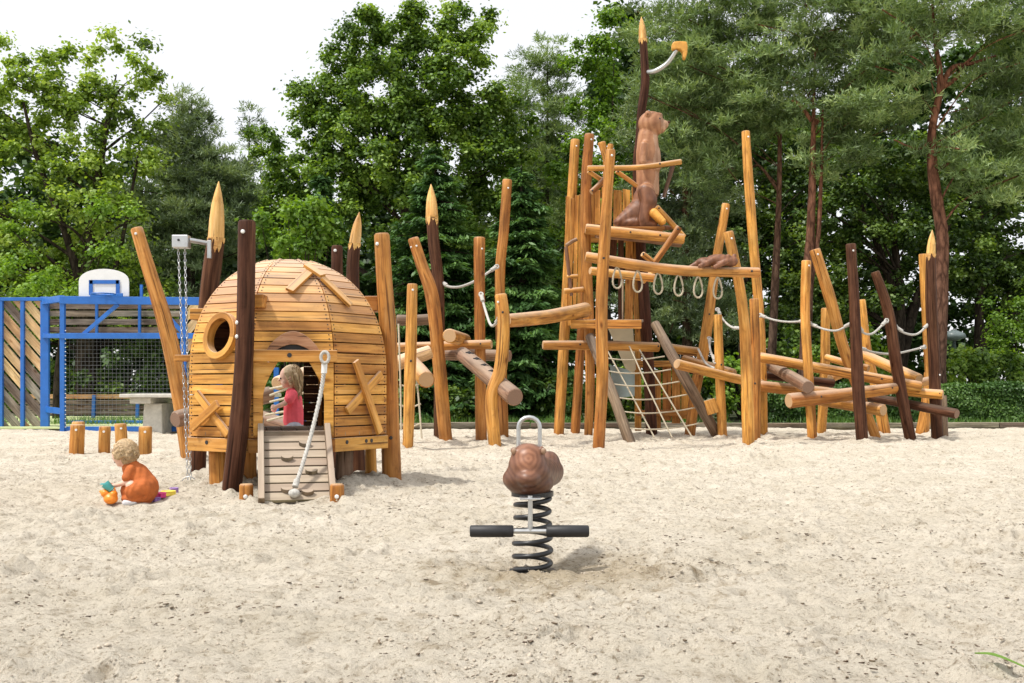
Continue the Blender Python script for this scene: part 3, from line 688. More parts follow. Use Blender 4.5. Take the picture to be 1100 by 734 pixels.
mb = MB(); mb.box(W(.01, yf-.008, 1.215), X3 @ Vector((0, .004, 0)), (0, 0, .022), X3 @ Vector((.13, 0, 0))); mb.build('painted_shadow_gap', 'boltdark', hut)  # black strip painted in for the shade below the door canopy
def on_hut(px, py):
    """hit the hut shell along the photo's line of sight"""
    o = Vector((0, 0, H)); d = (P(px, py, 10)-o).normalized(); t = 7.5
    while t < 11:
        p = HM.inverted() @ (o+d*t)
        if p.z < ZT:
            ap = max(p.x*math.sin(k*math.pi/4)-p.y*math.cos(k*math.pi/4) for k in range(8))
            if ap <= apo(max(p.z, Z0)): return o+d*t
        t += .004
    return o+d*t
def strip(a, b_, w_px, name, th=.028, lift=.004, mat='hutwood', tint=.75):
    A, B = on_hut(*a), on_hut(*b_); mb = MB(); e = .03
    C_ = on_hut((a[0]+b_[0])/2, (a[1]+b_[1])/2); hc = Vector((HL.x, HL.y, .9))
    n_ = (B-A).normalized(); out = (C_-hc); out.z = out.z if C_.z > ZC+.15 else 0; out = (out-n_*out.dot(n_)).normalized()
    bow = max(0, (C_-(A+B)/2).dot(out)); wd = w_px/F*C_.y; s_ = n_.cross(out)
    mb.box((A+B)/2+out*(bow+th/2+lift), s_*(wd/2), out*(th/2), n_*((B-A).length/2), tint); return mb.build(name, mat, hut, .004)
strip((311, 316), (336, 292), 10, 'crossed_board', lift=.01, tint=.5); strip((327, 291), (345, 303), 9, 'crossed_board', lift=.036, tint=.45); strip((343, 301), (374, 331), 9, 'crossed_board', lift=.012, tint=.45)
strip((213, 422), (247, 467), 9, 'crossed_board'); strip((211, 460), (239, 434), 9, 'crossed_board', lift=.034)
strip((377, 518-130), (403, 465), 9, 'crossed_board', lift=.034); strip((371, 442), (408, 402), 9, 'crossed_board')
# support posts under the floor
for (px, w_, dx, Y, mt) in ((233, 20, 2, 9.42, 'tan'), (370, 20, -1, 9.6, 'greyb'), (398, 13, 1, 10.3, 'tan'), (296, 18, 0, 10.4, 'dark'), (340, 16, 0, 10.5, 'dark'), (268, 16, 0, 9.6, 'tan')):
    pole(hut, [(px, 415+(.9-.37)/Y*F), (px+dx, 1080/Y+415)], [w_*.92, w_], Y, mt, 'support_post', wob=.04)
# tall posts round the hut
pole(hut, [(232, 256), (227, 290), (222, 340), (217, 420), (213, 514)], [17, 19, 19, 17, 16], 10.75, 'dark', tip=(235, 195), wob=.09)
pole(hut, [(265, 237), (264, 330), (261, 400), (256, 465), (248, 534)], [19, 19, 19, 20, 20], 8.92, 'dark', bolts=((263, 250), (256, 347), (256, 362)), wob=.07)
pole(hut, [(410, 251), (413, 300), (417, 360), (419, 440), (421, 523)], [17, 18, 20, 20, 20], 9.95, 'tan', bolts=((406, 263), (421, 470, 9.95, True)), wob=.07)
pole(hut, [(362, 264), (363, 400), (364, 506)], [12, 13, 14], 11.6, 'dark', bolts=((361, 270),))
pole(hut, [(381, 262), (379, 300), (381, 400), (386, 508)], [12, 13, 14, 15], 11.3, 'dark', tip=(386, 228), wob=.09)
def block(px, py, w_, h_, Y, dpt=.2):
    c = P(px, py, Y); mb = MB(); mb.box(c, (0, dpt/2, 0), (0, 0, h_/2/F*Y), (w_/2/F*Y, 0, 0), .4); mb.build('spacer_block', 'tan', hut, .006)
block(277, 324, 16, 14, 9.12); block(217, 338, 20, 12, 10.4); block(400, 327, 14, 16, 10.1); block(201, 385, 24, 7, 10.3, .1)
# ramp
rt, rb = Vector((0, yf-.03, .50)), Vector((0, yf-.70, .03)); rd_ = (rt-rb); rl = rd_.length; rdn = rd_.normalized(); rn = Vector((0, -rdn.z, rdn.y)); rn = rn if rn.z > 0 else -rn
RX0, RX1 = -.245, .285
for i in range(8):
    c = rb.lerp(rt, (i+.5)/8); mb = MB(); mb.box(W(*(c+Vector(((RX0+RX1)/2, 0, 0)))), X3 @ (rdn*rl/16*.86), X3 @ (rn*.014), X3 @ Vector(((RX1-RX0)/2-.02, 0, 0))); mb.build('ramp_board', 'rampw', hut, .003)
for x in (RX0, RX1):
    a_, b_ = rb-rdn*.05, rt+rdn*.12; mb = MB(); mb.box(W(*((a_+b_)/2+Vector((x, 0, 0))+rn*.03)), X3 @ Vector((.024, 0, 0)), X3 @ (rn*.055), X3 @ ((b_-a_)/2)); mb.build('ramp_rail', 'rampw', hut, .006)
for (px, t) in ((326, .83), (307, .61), (331, .40), (306, .14), (326, .10)):
    x = (px-313)/132; c = rb.lerp(rt, t)+Vector((x, 0, 0))+rn*.016; mb = MB(); poly = [W(*(c+Vector((.048*math.cos(a), 0, 0))+rdn*(.048*math.sin(a)*-.75))) for a in [math.pi*j/8 for j in range(9)]]
    mb.prism(poly, X3 @ rn, .035, .25); mb.build('foot_hold', 'rampw', hut, .003)
mb = MB(); mb.box(W(.02, yf-.02, .515), X3 @ Vector((0, .035, 0)), (0, 0, .022), X3 @ Vector((.25, 0, 0))); mb.build('threshold', 'rampw', hut, .004)
for px in (264.5, 362):
    pole(hut, [(px, 520), (px, 544)], [15, 15.5], 8.42, 'tan', 'ramp_end_post', bolts=((px+1, 533),), wob=.03)
# thick hand rope from the lintel
q = [(349, 391, 8.93), (345, 420, 8.90), (336, 460, 8.75), (326, 496, 8.58), (318, 520, 8.47)]
ro = rope(hut, q, .013, 'ropeg', 'hand_rope', ends=False)
pts = []; qq, _ = catmull([P(*p) for p in q], [1]*5, 40)
for sgn in (0, 1, 2):
    mb = MB(); hel = [p+Vector((math.cos(i*.5+sgn*2.1), math.sin(i*.5+sgn*2.1), 0))*.011 for i, p in enumerate(qq)]; mb.tube(hel, .0075, 5, 1); mb.build('strand', 'ropeg', ro)
mb = MB(); c = P(349, 384, 8.9); mb.tube([c+Vector((.032*math.cos(t), 0, .045*math.sin(t))) for t in [i*math.pi/8 for i in range(16)]], .013, 8, 1, closed=True); mb.build('eye_loop', 'ropeg', ro)
mb = MB(); mb.tube([P(348.5, 391, 8.93), P(348, 401, 8.93)], .024, 12, 1); mb.build('ferrule', 'white', ro)
mb = MB(); mb.tube([P(319, 516, 8.49), P(317, 523, 8.46)], .024, 12, 1); mb.build('ferrule', 'ropeg', ro)
mb = MB(); sphere_pts(mb, P(316, 530, 8.42), (.045, .04, .035)); mb.build('rope_knot', 'ropeg', ro)
mb = MB(); c = P(348, 379, 8.96); mb.tube([c+Vector((0, .06, 0)), c+Vector((0, -.03, 0))], .014, 8, 1); mb.build('bolt', 'steel', ro)
# sand hoist on the sharpened post
hb_ = P(195, 260, 10.5); mb = MB(); mb.box(hb_, (0, .06, 0), (0, 0, .06), (.075, 0, 0)); ha_ = mb.build('hoist_box', 'steel', hut, .008)
mb = MB(); mb.tube([P(203, 258, 10.5), P(226, 262, 10.62)], .022, 10, 1); mb.build('hoist_arm', 'steel', hut)
mb = MB(); mb.box(P(225, 268, 10.6), (0, .02, 0), (.018, 0, 0), (0, 0, .085)); mb.build('hoist_bracket', 'steel', hut, .003)
mb = MB(); mb.tube([hb_+Vector((-.01, -.062, .01)), hb_+Vector((-.01, -.066, .01))], .012, 8, 1); mb.build('bolt', 'boltdark', ha_)
for (x0, x1) in ((191.5, 202), (198.5, 205)):
    a_, b_ = P(x0, 266, 10.5), P(x1, 522, 10.15); n = int((b_-a_).length/.036); d = (b_-a_).normalized(); s1 = d.cross(Vector((0, 1, 0))).normalized(); s2 = d.cross(s1); mb = MB()
    for i in range(n):
        c = a_+d*(.036*i+.02); s_ = s1 if i % 2 else s2
        mb.tube([c+d*.022*math.cos(t)+s_*.010*math.sin(t) for t in [j*math.pi/4 for j in range(8)]], .0038, 5, 1, closed=True)
    mb.build('chain', 'steel', hut)
c = P(203, 524, 10.1); mb = MB(); mb.tube([c+Vector((0, 0, -.06)), c+Vector((0, 0, .03))], [.055, .07], 16, 1, caps=True); pa = mb.build('pail', 'soil', hut)
mb = MB(); mb.tube([c+Vector((.07*math.cos(t), 0, .03+.07*math.sin(t))) for t in [j*math.pi/8 for j in range(9)]], .005, 6, 1); mb.build('handle', 'steel', pa)

# ================================================================== LEFT / MIDDLE CLIMBING FRAME
mid = thing('log_climbing_frame', P(478, 472, 17.5)*1.0, 'middle climbing frame of tan posts and crossed logs between hut and tower', 'climbing frame')
mid.location.z = 0; MAT[mid.name] = Matrix.Translation(mid.location)
# part of it standing behind the hut
pole(mid, [(146.5, 245), (163, 300), (181, 360), (195, 430), (205, 489)], [13, 14, 17, 19, 20], 13.4, 'tan', bolts=((148, 252),), wob=.06)
log(mid, (188, 451), (290, 424), 18, 13.0, 14.2, 'mauve', bolts=())
log(mid, (150+80, 432), (345, 470), 16, 13.9, 13.2, 'mauve')
log(mid, (298, 412), (345, 396), 15, 13.2, 15.0, 'pale'); log(mid, (336, 420), (372, 402), 20, 12.6, 13.6, 'pale'); log(mid, (338, 449), (372, 440), 22, 12.4, 13.4, 'pale')
for (a_, b_) in (((290, 425), (345, 398)), ((290, 432), (352, 412)), ((285, 446), (345, 430)), ((290, 418), (330, 405)), ((287, 452), (330, 436))):
    rope(mid, [(a_[0], a_[1], 13.0), ((a_[0]+b_[0])/2, (a_[1]+b_[1])/2+2, 12.9), (b_[0], b_[1], 12.8)], .014, 'rope', 'net_rope', ends=False)
pole(mid, [(443, 305), (441, 390), (438, 484)], [11, 12.5, 11.5], 15.7, 'tan', bolts=((444, 312), (442, 388, 15.7, True)))
pole(mid, [(443.5, 256), (453, 285), (464, 318), (471, 380), (475, 430), (479, 473)], [12, 13, 15, 14, 15, 15], 18.2, 'tan', bolts=((442, 266), (448, 265)), wob=.05)
pole(mid, [(464, 232), (466, 262), (471, 310), (472, 380), (470, 471)], [12.5, 12.5, 13, 11, 8], 19.0, 'dark', tip=(463, 198), wob=.06)
pole(mid, [(515, 255), (515, 320), (516, 400), (517, 473)], [12, 12, 12, 12.5], 18.6, 'tan', bolts=((518, 268),))
pole(mid, [(545, 193), (541, 250), (537, 300), (539, 400), (541, 470)], [10, 10.5, 11, 11, 11], 19.6, 'tan', bolts=((546, 203),))
pole(mid, [(538, 316), (541, 345), (538, 395), (528, 428), (532, 482)], [14, 14, 14, 13.5, 13.5], 16.1, 'tan', bolts=((540, 336, 16.1, True), (535, 325)), wob=.06)
log(mid, (426, 344), (466, 343), 11.5, 19.5, 19.6, 'greyb'); log(mid, (414, 374), (528, 370), 11, 18.9, 18.4, 'tan', w2=10, bolts=(.5, .9))
mb = MB(); a_ = P(483, 361, 17.4); mb.tube([a_, a_+Vector((.15, 1.9, .02))], .112, 18, 3, True, .5, .04, 1, .015); mb.build('beam', ['tan', 'end'], mid)
log(mid, (405, 399), (463, 378), 16, 17.4, 17.6, 'pale', w2=14.5)
mb = MB(); a_ = P(458, 408, 16.2); mb.tube([P(440, 386, 17.6), a_], [.11, .125], 18, 3, True, .5, .04, 1, .015); mb.build('beam', ['tan', 'end'], mid)
log(mid, (478, 381), (548, 382.5), 12, 19.3, 18.9, 'mauve', w2=13)
# notched log
A, B = P(496, 380, 17.6), P(553, 427, 15.8); mb = MB(); mb.tube([A, (A+B)/2, B], [.115, .13, .135], 18, 6, True, .5, .04, 1, .015); nl = mb.build('climbing_log', ['mauve', 'enddark'], mid)
for t in (.16, .31, .46, .6):
    c = A.lerp(B, t)+Vector((.0, -.03, .11)); d = (B-A).normalized(); mb = MB(); pr = [c+Vector((-.06, 0, .0)), c+Vector((0, -.05, .014)), c+Vector((.07, -.04, -.02)), c+Vector((.05, -.06, -.045)), c+Vector((0, -.065, -.02)), c+Vector((-.04, -.02, -.02))]
    mb.prism(pr, (0, 0, 1), .012); mb.build('foot_notch', 'boltdark', nl)
log(mid, (543, 345), (629, 333), 14.5, 16.5, 19.8, 'tan', w2=15.5, mid=(585, 341), bolts=(.03,))
# ropes
rope(mid, [(474, 303, 19), (482, 308, 18.9), (495, 308, 18.9), (512, 301, 19.1), (533, 287, 19.4)], .022, 'ropeg')
rope(mid, [(517, 317, 18.4), (521, 332, 18.2), (526, 347, 17.6), (530, 350, 16.6), (536, 343, 16.3)], .021, 'ropeg')
for (x0, x1, y0, y1) in ((428, 431, 348, 462), (446, 453, 392, 471)):
    rope(mid, [(x0, y0, 17.2), ((x0+x1)/2+.5, (y0+y1)/2, 17.1), (x1, y1, 17.0)], .014, 'rope', 'net_rope', ends=False)
for y in (413, 435, 456): rope(mid, [(429, y, 17.1), (440, y+3, 17.1), (452, y-1, 17.1)], .014, 'rope', 'net_rope', ends=False)

# ================================================================== TOWER
tow = thing('climbing_tower', Vector((XP(665, 19.8), 19.8, 0)), 'tall wooden climbing tower with board parapet, rope net and hanging rings', 'climbing tower')
pole(tow, [(618, 150), (614, 215), (608, 330), (604, 400), (600, 467)], [10, 10, 10.5, 11, 11.5], 20.8, 'tan', bolts=((619, 158),))
pole(tow, [(633, 144), (630, 190), (629, 250), (632, 330), (634, 400), (632, 467)], [10.5, 11, 11, 12, 10, 9.5], 20.1, 'tan', bolts=((635, 151), (634, 337, 20.1, True)))
pole(tow, [(630, 260), (625, 350), (622, 400), (618, 465)], [9, 9.5, 10, 10.5], 21.4, 'tan')
pole(tow, [(656, 161), (651, 235), (646, 330), (647, 400), (643, 483)], [10, 12, 12.5, 13, 13.5], 16.15, 'tan', bolts=((657, 168), (648, 278, 16.15, True)), wob=.06)
pole(tow, [(646, 153), (651, 172), (652, 200)], [9, 7, 9], 20.6, 'tan', 'stub_post', ground=False); pole(tow, [(656, 155), (654, 175), (652, 210)], [6, 7, 8], 20.9, 'tan', 'stub_post', ground=False)
pole(tow, [(690.5, 42), (692, 62), (693, 90), (689, 120), (687, 150), (684, 185), (688, 260), (693, 340), (697, 400), (700, 467)], [8.5, 9, 10, 9.5, 9, 9, 11, 12, 12, 12], 20.6, 'dark', 'mast', tip=(689, 18), wob=.06)
# lever arm and carved beak ornament at the mast head
mb = MB(); mb.tube([P(694, 78, 20.6), P(704, 76.5, 20.4), (P(717, 68, 20.3)), P(727, 54, 20.2)], [.045, .045, .04, .035], 10, 6); mb.build('curved_arm', 'steel', tow)
poly = [(722, 47), (724, 44.5), (730, 44), (738, 44.5), (739, 50), (738.5, 57), (736.5, 63.5), (734, 62), (733.5, 56), (731, 53), (727, 52.5), (722.5, 53)]
mb = MB(); mb.prism([P(a_, b_, 20.15) for a_, b_ in poly], (0, 1, 0), .14); mb.build('carved_hook', 'beak', tow, .02)
# upper platform
dk = MB(); z_ = P(0, 249, 20)[2]
for i in range(9):
    yy = 19.45+i*.21; dk.box((XP(668, 20), yy, z_-.02), (0, .1, 0), (0, 0, .022), (.68, 0, 0))
dk.build('upper_deck', 'tan', tow, .004)
log(tow, (629, 246), (735, 257), 11, 19.25, 19.25, 'tan', bolts=(.45, .75)); log(tow, (640, 252), (732, 262), 8, 19.7, 19.9, 'mauve', bolts=())
log(tow, (631, 181), (732, 174), 6, 19.1, 19.1, 'tan', 'hand_rail', mid=(685, 180), bolts=(.75,))
for (a_, b_, w_, Y) in (((632, 184), (649, 195), 5, 19.2), ((635, 207), (650, 192), 6, 19.1), ((662, 184), (684, 200), 5, 19.3), ((705, 222), (735, 255), 6, 19.3), ((730, 244), (702, 284), 7, 19.05), ((690, 273), (701, 282), 6, 18.9), ((690, 303), (703, 291), 6, 18.9)):
    log(tow, a_, b_, w_, Y, Y+.1, 'tan', 'brace', bolts=(.08,))
pole(tow, [(713, 212), (723, 178)], [4, 4.5], 19.8, 'greyb', 'brace', ground=False)
def board(px0, px1, y0, y1, Y, lean=0, mat='tan', th=.03, name='parapet_board', tint=None, top=0):
    mb = MB(); a_ = [P(px0+lean, y0, Y), P(px1+lean, y0+top, Y), P(px1, y1, Y), P(px0, y1, Y)]; mb.prism(a_, (0, 1, 0), th, tint); 
    for i, p in enumerate(mb.v): mb.g[i] = Vector((p.x, p.y, p.z))
    return mb.build(name, mat, tow, .004)
for i, (x0, x1, y0, y1, ln_) in enumerate(((605, 609, 211, 333, 3), (610, 614, 213, 350, 3), (615, 619, 210, 333, 3), (620, 623.5, 209, 330, 2))): board(x0, x1, y0, y1, 20.55, ln_)
for (x0, x1, y0, y1) in ((634, 645, 205, 241), (646.5, 655, 201, 243), (659, 668, 204, 243), (669, 677, 203, 243), (678.5, 684, 201, 243), (685, 690, 200, 243)): board(x0, x1, y0, y1, 20.95, 0, top=random.uniform(-2, 1.5))
for (x0, x1, y0, y1) in ((655, 662, 256, 300), (664, 670, 258, 345), (671, 680, 257, 345), (681, 687, 258, 345), (648, 654, 258, 300)): board(x0, x1, y0, y1, 20.7, random.uniform(-2, 2), 'tan' if x0 > 670 else 'dark')
# rungs on the left side
for (a_, b_, w_) in (((608, 334-70), (620, 257), 4), ((608, 265), (614, 318), 4), ((609, 298), (621, 297), 4.5), ((606, 313), (627, 311), 6)): log(tow, a_, b_, w_, 20.0, 20.0, 'mauve' if w_ < 4.2 else 'tan', 'rung')
# lower deck
z_ = P(0, 345, 20)[2]; dk = MB()
for i in range(9): dk.box((XP(651, 20), 19.5+i*.2, z_-.03), (0, .095, 0), (0, 0, .022), (.60, 0, 0))
dk.build('lower_deck', 'grey', tow, .004)
mb = MB(); mb.box(P(651, 348.5, 19.3), (0, .03, 0), (0, 0, .075), (.61, 0, 0), .7); mb.build('deck_edge_board', 'tan', tow, .005)
log(tow, (669, 300), (669, 344), 2, 19.3, 19.3, 'greyb', 'strut')
log(tow, (634, 291), (703, 299), 9, 17.8, 18.2, 'tan')
# beam with the rings
log(tow, (629, 276), (816, 293), 11, 16.55, 16.55, 'tan', mid=(722, 290), w2=11, bolts=(.12, .95), capm='end')
for x, y in ((663, 287), (685, 291), (707, 293), (729, 295), (750, 297), (771, 298)):
    c = P(x, y+11, 16.55); mb = MB(); pts = []
    for i in range(18):
        t = 2*math.pi*i/18; q = math.sin(t); rx = .062*(1-.45*q); pts.append(c+Vector((rx*math.cos(t)*(1 if q < .8 else .7), .02*math.cos(t), .165*q)))
    mb.tube(pts, .0145, 7, 1, closed=True); mb.build('hanging_ring', 'rope', tow)
log(tow, (583, 371), (708, 373), 10, 19.6, 19.9, 'tan', mid=(640, 371), bolts=(.35, .99)); log(tow, (718, 374), (755, 379), 10, 20.3, 20.6, 'tan')
# leaning net poles and net
pole(tow, [(633, 361, 19.4), (655, 415, 18.8), (676, 473, 18.4)], [10, 11.5, 12], 19, 'greyb', 'net_pole'); pole(tow, [(703, 347, 19.6), (735, 405, 19.2), (771, 469, 19.6)], [10, 12.5, 12.5], 19.5, 'greyb', 'net_pole')
Lp = [(641, 383, 19.1), (647, 398, 18.95), (653, 412, 18.85), (660, 427, 18.7), (665, 442, 18.6), (672, 460, 18.45)]; Rp = [(714, 383, 19.5), (721, 397, 19.4), (730, 410, 19.3), (738, 424, 19.3), (747, 438, 19.4), (756, 454, 19.5)]
for i, (a_, b_) in enumerate(zip(Lp, Rp)): 
    m1 = (a_[0]*.66+b_[0]*.34, a_[1]*.66+b_[1]*.34+3.5, a_[2]); m2 = (a_[0]*.3+b_[0]*.7, a_[1]*.3+b_[1]*.7+3, b_[2]); rope(tow, [a_, m1, m2, b_], .012, 'rope', 'net_rope', ends=False)
for (a_, c_, b_) in (((652, 376, 19.4), (676, 420, 19), (703, 470, 18.6)), ((676, 372, 19.4), (700, 425, 19), (722, 470, 18.7)), ((687, 376, 19.5), (716, 424, 19.1), (743, 469, 18.9))): rope(tow, [a_, c_, b_], .013, 'rope', 'net_rope', ends=False)
# cream slide side behind the net, timber screen under it
mb = MB(); mb.prism([P(653, 352, 20.6), P(680, 352, 20.6), P(684, 404, 21.4), P(672, 396, 21.3)], (0, 1, 0), .04); sl = mb.build('slide_side', 'cream', tow, .01)
mb = MB(); mb.prism([P(655, 392, 21.8), P(685, 400, 21.6), P(686, 425, 21.6), P(660, 428, 21.8)], (0, 1, 0), .03); mb.build('slide_screen', 'lampglass', tow)
for (x0, x1, y0, y1, mt) in ((712, 721, 389, 452, 'tan'), (722, 731, 387, 455, 'tan'), (732, 740, 390, 450, 'tan'), (700, 710, 398, 462, 'tan'), (682, 689, 352, 463, 'tan')): board(x0, x1, y0, y1, 21.3, 0, mt, name='screen_board')
for y in (391, 444): mb = MB(); mb.box(P(715, y, 21.2), (0, .03, 0), (0, 0, .06), (.55, 0, 0)); mb.build('screen_rail', 'tan', tow, .004)
pole(tow, [(780, 219), (768, 290), (757, 370), (747, 420), (741, 466)], [8.5, 10.5, 12, 12, 12], 20.2, 'tan', bolts=((784-4, 225), (761, 338, 20.2, True)))
pole(tow, [(771, 338), (773, 400), (776, 469)], [9.5, 10, 10.5], 19.4, 'tan', bolts=((774, 392, 19.4, True),))
pole(tow, [(782, 249), (791, 290), (799, 340), (802, 400), (804, 481)], [11, 11, 12, 12.5, 12.5], 16.9, 'tan', bolts=((785, 257),), wob=.06)
pole(tow, [(801, 141), (804, 190), (809, 260), (815, 330), (818, 400), (820, 465)], [9, 10, 10.5, 11, 11, 10], 19.9, 'tan', bolts=((803, 148),))
pole(tow, [(810, 321), (812, 390), (812, 472)], [10, 10.5, 10], 18.7, 'tan', bolts=((810, 412, 18.7, True),))
mb = MB(); c = P(764, 437, 19.3); mb.box(c, Vector((.10, 0, .03)), (0, .03, 0), Vector((-.035, 0, .10))*1.2, .8); mb.build('diamond_board', 'tan', tow, .005)
rope(tow, [(771, 333, 19.8), (778, 345, 19.5), (787, 352, 19), (797, 353, 18.9)], .019, 'ropeg'); rope(tow, [(762, 364, 19.9), (763, 376, 19.6), (768, 388, 19.4)], .019, 'ropeg'); rope(tow, [(750, 375, 20), (758, 390, 19.8), (768, 396, 19.4)], .02, 'ropeg', ends=False)

# ================================================================== RIGHT LOG TANGLE
rt_ = thing('log_scramble', Vector((XP(925, 19.3), 19.3, 0)), 'right-hand log scramble of upright tan and dark posts with crossed beams', 'climbing frame')
pole(rt_, [(866, 280), (865, 340), (869, 410), (873, 474)], [10, 10, 11, 10.5], 18.75, 'tan', bolts=((868, 286),))
pole(rt_, [(875, 268), (890, 315), (905, 370), (922, 420), (941, 471)], [12, 13, 12, 11, 11], 19.6, 'tan', bolts=((877, 274),))
pole(rt_, [(887, 331), (886, 400), (882, 467)], [9.5, 10, 10], 21, 'tan'); pole(rt_, [(925, 322), (932, 380), (943, 425), (950, 461)], [9, 10, 11, 12], 21.8, 'tan')
pole(rt_, [(914, 262), (917, 310), (919, 350), (921, 400), (926, 474)], [11, 11.5, 12.5, 13, 12.5], 18.2, 'dark', bolts=((915, 270),), wob=.06)
pole(rt_, [(940, 292), (950, 320), (957, 350), (964, 400), (978, 471)], [9.5, 10.5, 11.5, 12, 12], 18.9, 'dark', wob=.06)
pole(rt_, [(991, 273), (994, 330), (998, 400), (1005, 466)], [8, 8.5, 8.5, 8.5], 20.6, 'tan'); pole(rt_, [(997, 400), (994, 440), (991, 462)], [8, 10, 14], 21.2, 'tan')
pole(rt_, [(1000, 273), (1000, 320), (1003, 380), (1005, 430), (1007, 472)], [9.5, 11.5, 12, 12, 12], 19.1, 'dark', tip=(1001.5, 247), wob=.05, bolts=((1008, 403),))
pole(rt_, [(1014, 425), (1015, 463)], [6, 7], 19.6, 'greyb')
L_ = lambda *a, **k: log(rt_, *a, **k)
L_((816, 384), (989, 416), 10.5, 19.2, 19.0, w2=12, bolts=(.3, .75)); L_((815, 415), (900, 424), 12, 19.7, 19.6); L_((847, 431), (962, 417), 17, 18.25, 18.9, w2=12, bolts=(.28, .95))
L_((962, 419), (1013, 424), 10, 19.3, 18.9, w2=11, bolts=(.45, .9)); L_((880, 430), (949, 441), 11, 19.9, 18.7, w2=13.5); L_((934, 427), (1028, 445), 9, 19.9, 18.5, mat='dark', w2=11, bolts=(.85,))
L_((922, 379), (987, 408), 11, 20.4, 19.2, w2=13); L_((827, 393), (868, 416), 12, 20.2, 18.1, mat='mauve', w2=15); L_((817, 403), (896, 412), 9, 20.3, 20.3, mat='dark')
L_((887, 384), (933, 396), 8, 20.6, 20.0); L_((892, 407), (915, 397), 9, 20.4, 20.9); L_((986, 412), (1003, 408), 9, 19.6, 20.2); L_((727, 391), (822, 414), 11, 18.6, 19.9, w2=10, bolts=(.1, .6)); L_((734, 385), (789, 401), 8, 20.4, 19.6, w2=9)
rope(rt_, [(817, 339, 19.6), (832, 344, 19.3), (848, 346, 19.1), (866, 345, 18.8)], .019); rope(rt_, [(870, 348, 18.8), (886, 354, 18.6), (900, 355, 18.5), (915, 347, 18.3)], .019)
rope(rt_, [(922, 350, 18.3), (928, 358, 18.4), (938, 358, 18.6), (952, 345, 18.8)], .019); rope(rt_, [(962, 351, 18.9), (972, 358, 18.9), (985, 359, 19), (998, 348, 19.1)], .019)
rope(rt_, [(924, 374, 19), (940, 379, 19.2), (962, 380, 19.6), (993, 373, 20.4)], .02)

# ================================================================== CARVED ANIMALS
def cap(mb, a, b_, r1, r2=None, n=5):
    r2 = r2 or r1; a, b_ = Vector(a), Vector(b_)
    for i in range(n+1):
        t = i/n; r = r1*(1-t)+r2*t; sphere_pts(mb, a.lerp(b_, t), r, 12, 8)
YB = 19.75; bv = thing('carved_beaver', Vector((XP(690, YB), YB, P(0, 248, YB)[2])), 'large brown carved beaver sitting upright on the tower platform, facing right', 'carved figure')
q = lambda x, y, dy=0.0: P(x, y, YB+dy)
u = YB/F
mb = MB()
def ell(x, y, ax_, ay_, az_, dy=0.0, rot=None): sphere_pts(mb, q(x, y, dy), (ax_*u, ay_*u, az_*u), 22, 14, rot=rot)
ell(699.5, 133.5, 14.2, 13, 13.8)                                                # head
ell(708, 137, 8, 8, 7); ell(712.5, 134, 6, 6, 5); ell(707, 124.5, 5, 8, 3)        # cheeks, muzzle, brow
for sg in (-1, 1): ell(696, 122.5, 3.4, 2.6, 3.8, sg*.17); ell(711.5, 138, 3.5, 3.5, 3, sg*.06)
cap(mb, q(696, 146), q(695.5, 165), 11*u, 12.5*u, 12); cap(mb, q(695.5, 165), q(696, 205), 12.5*u, 12.5*u, 16)
ell(701, 172, 9, 10, 22); ell(693, 214, 13, 13, 14)
for sg in (-1, 1):
    cap(mb, q(692, 156, sg*.20), q(690.5, 174, sg*.24), 4.6*u, 4.4*u, 10); cap(mb, q(690.5, 175, sg*.24), q(705, 180, sg*.15), 4.2*u, 3.2*u, 10); ell(707, 180.5, 3.2, 3, 2.6, sg*.13)
    cap(mb, q(694, 206, sg*.24), q(697, 216, sg*.27), 9.5*u, 9.2*u, 8); cap(mb, q(697, 214, sg*.27), q(692.5, 236, sg*.26), 8.8*u, 7.4*u, 12); cap(mb, q(692, 240, sg*.27), q(702, 241, sg*.27), 5.5*u, 4.5*u, 8)
for i in range(26):
    t = i/25; ell(692-28*t, 226+13*t, 15-9.5*t, 15-7*t, 18-14*t)
ell(700, 245, 26, 14, 3.2); ell(684, 240, 20, 14, 7)
cut = P(0, 207, YB)[2]
organic('body', mb, None, bv, .018, 3, paint=lambda c: 0 if c.z < cut+.06*math.sin(c.x*9) else (2 if c.x > XP(701.5, YB)+.02*math.sin(c.z*14) and (c.z < P(0, 147, YB)[2] or c.x > XP(709, YB)) else 1), mats=['beaver', 'beaver2', 'belly'])
for sg in (-1, 1):
    mb = MB(); c = q(704, 235, sg*.30+(-.12 if sg < 0 else 0))
    for k in range(4): cap(mb, c+Vector((-.03, .06*(k-1.5)*.6, .10)), c+Vector((.14-.012*abs(k-1.5), .085*(k-1.5), -.06)), .075, .05)
    organic('webbed_foot', mb, 'beak', bv, .012, 2)
for sg in (-1, 1): ball('ear', q(696, 122.5, sg*.19), (.03, .02, .035), 'dark', bv)
for sg in (-1, 1): ball('eye', q(708, 128, sg*.145), .028, 'eye', bv)
ball('nose', q(718.2, 131.5), (.03, .045, .028), 'dark', bv)
YS = 16.55; sv = thing('carved_sleeping_beaver', Vector((XP(765, YS), YS, P(0, 286, YS)[2])), 'small dark carved animal lying flat on the ring beam', 'carved figure')
q = lambda x, y, dy=0.0: P(x, y, YS+dy); u = YS/F; mb = MB()
sphere_pts(mb, q(772, 280), (15*u, 9*u, 7*u)); sphere_pts(mb, q(757, 282), (10*u, 8*u, 5.5*u)); sphere_pts(mb, q(785, 281), (8*u, 7*u, 6*u)); sphere_pts(mb, q(789, 275), (2.5*u, 2*u, 2.5*u))
cap(mb, q(750, 283), q(741, 287), 3.5*u, 2*u); cap(mb, q(765, 280, -.09), q(752, 286, -.12), 3.4*u, 2.6*u); cap(mb, q(780, 281, -.1), q(768, 287, -.13), 3.4*u, 2.6*u); cap(mb, q(782, 276, -.04), q(766, 279, -.06), 3*u, 2*u)
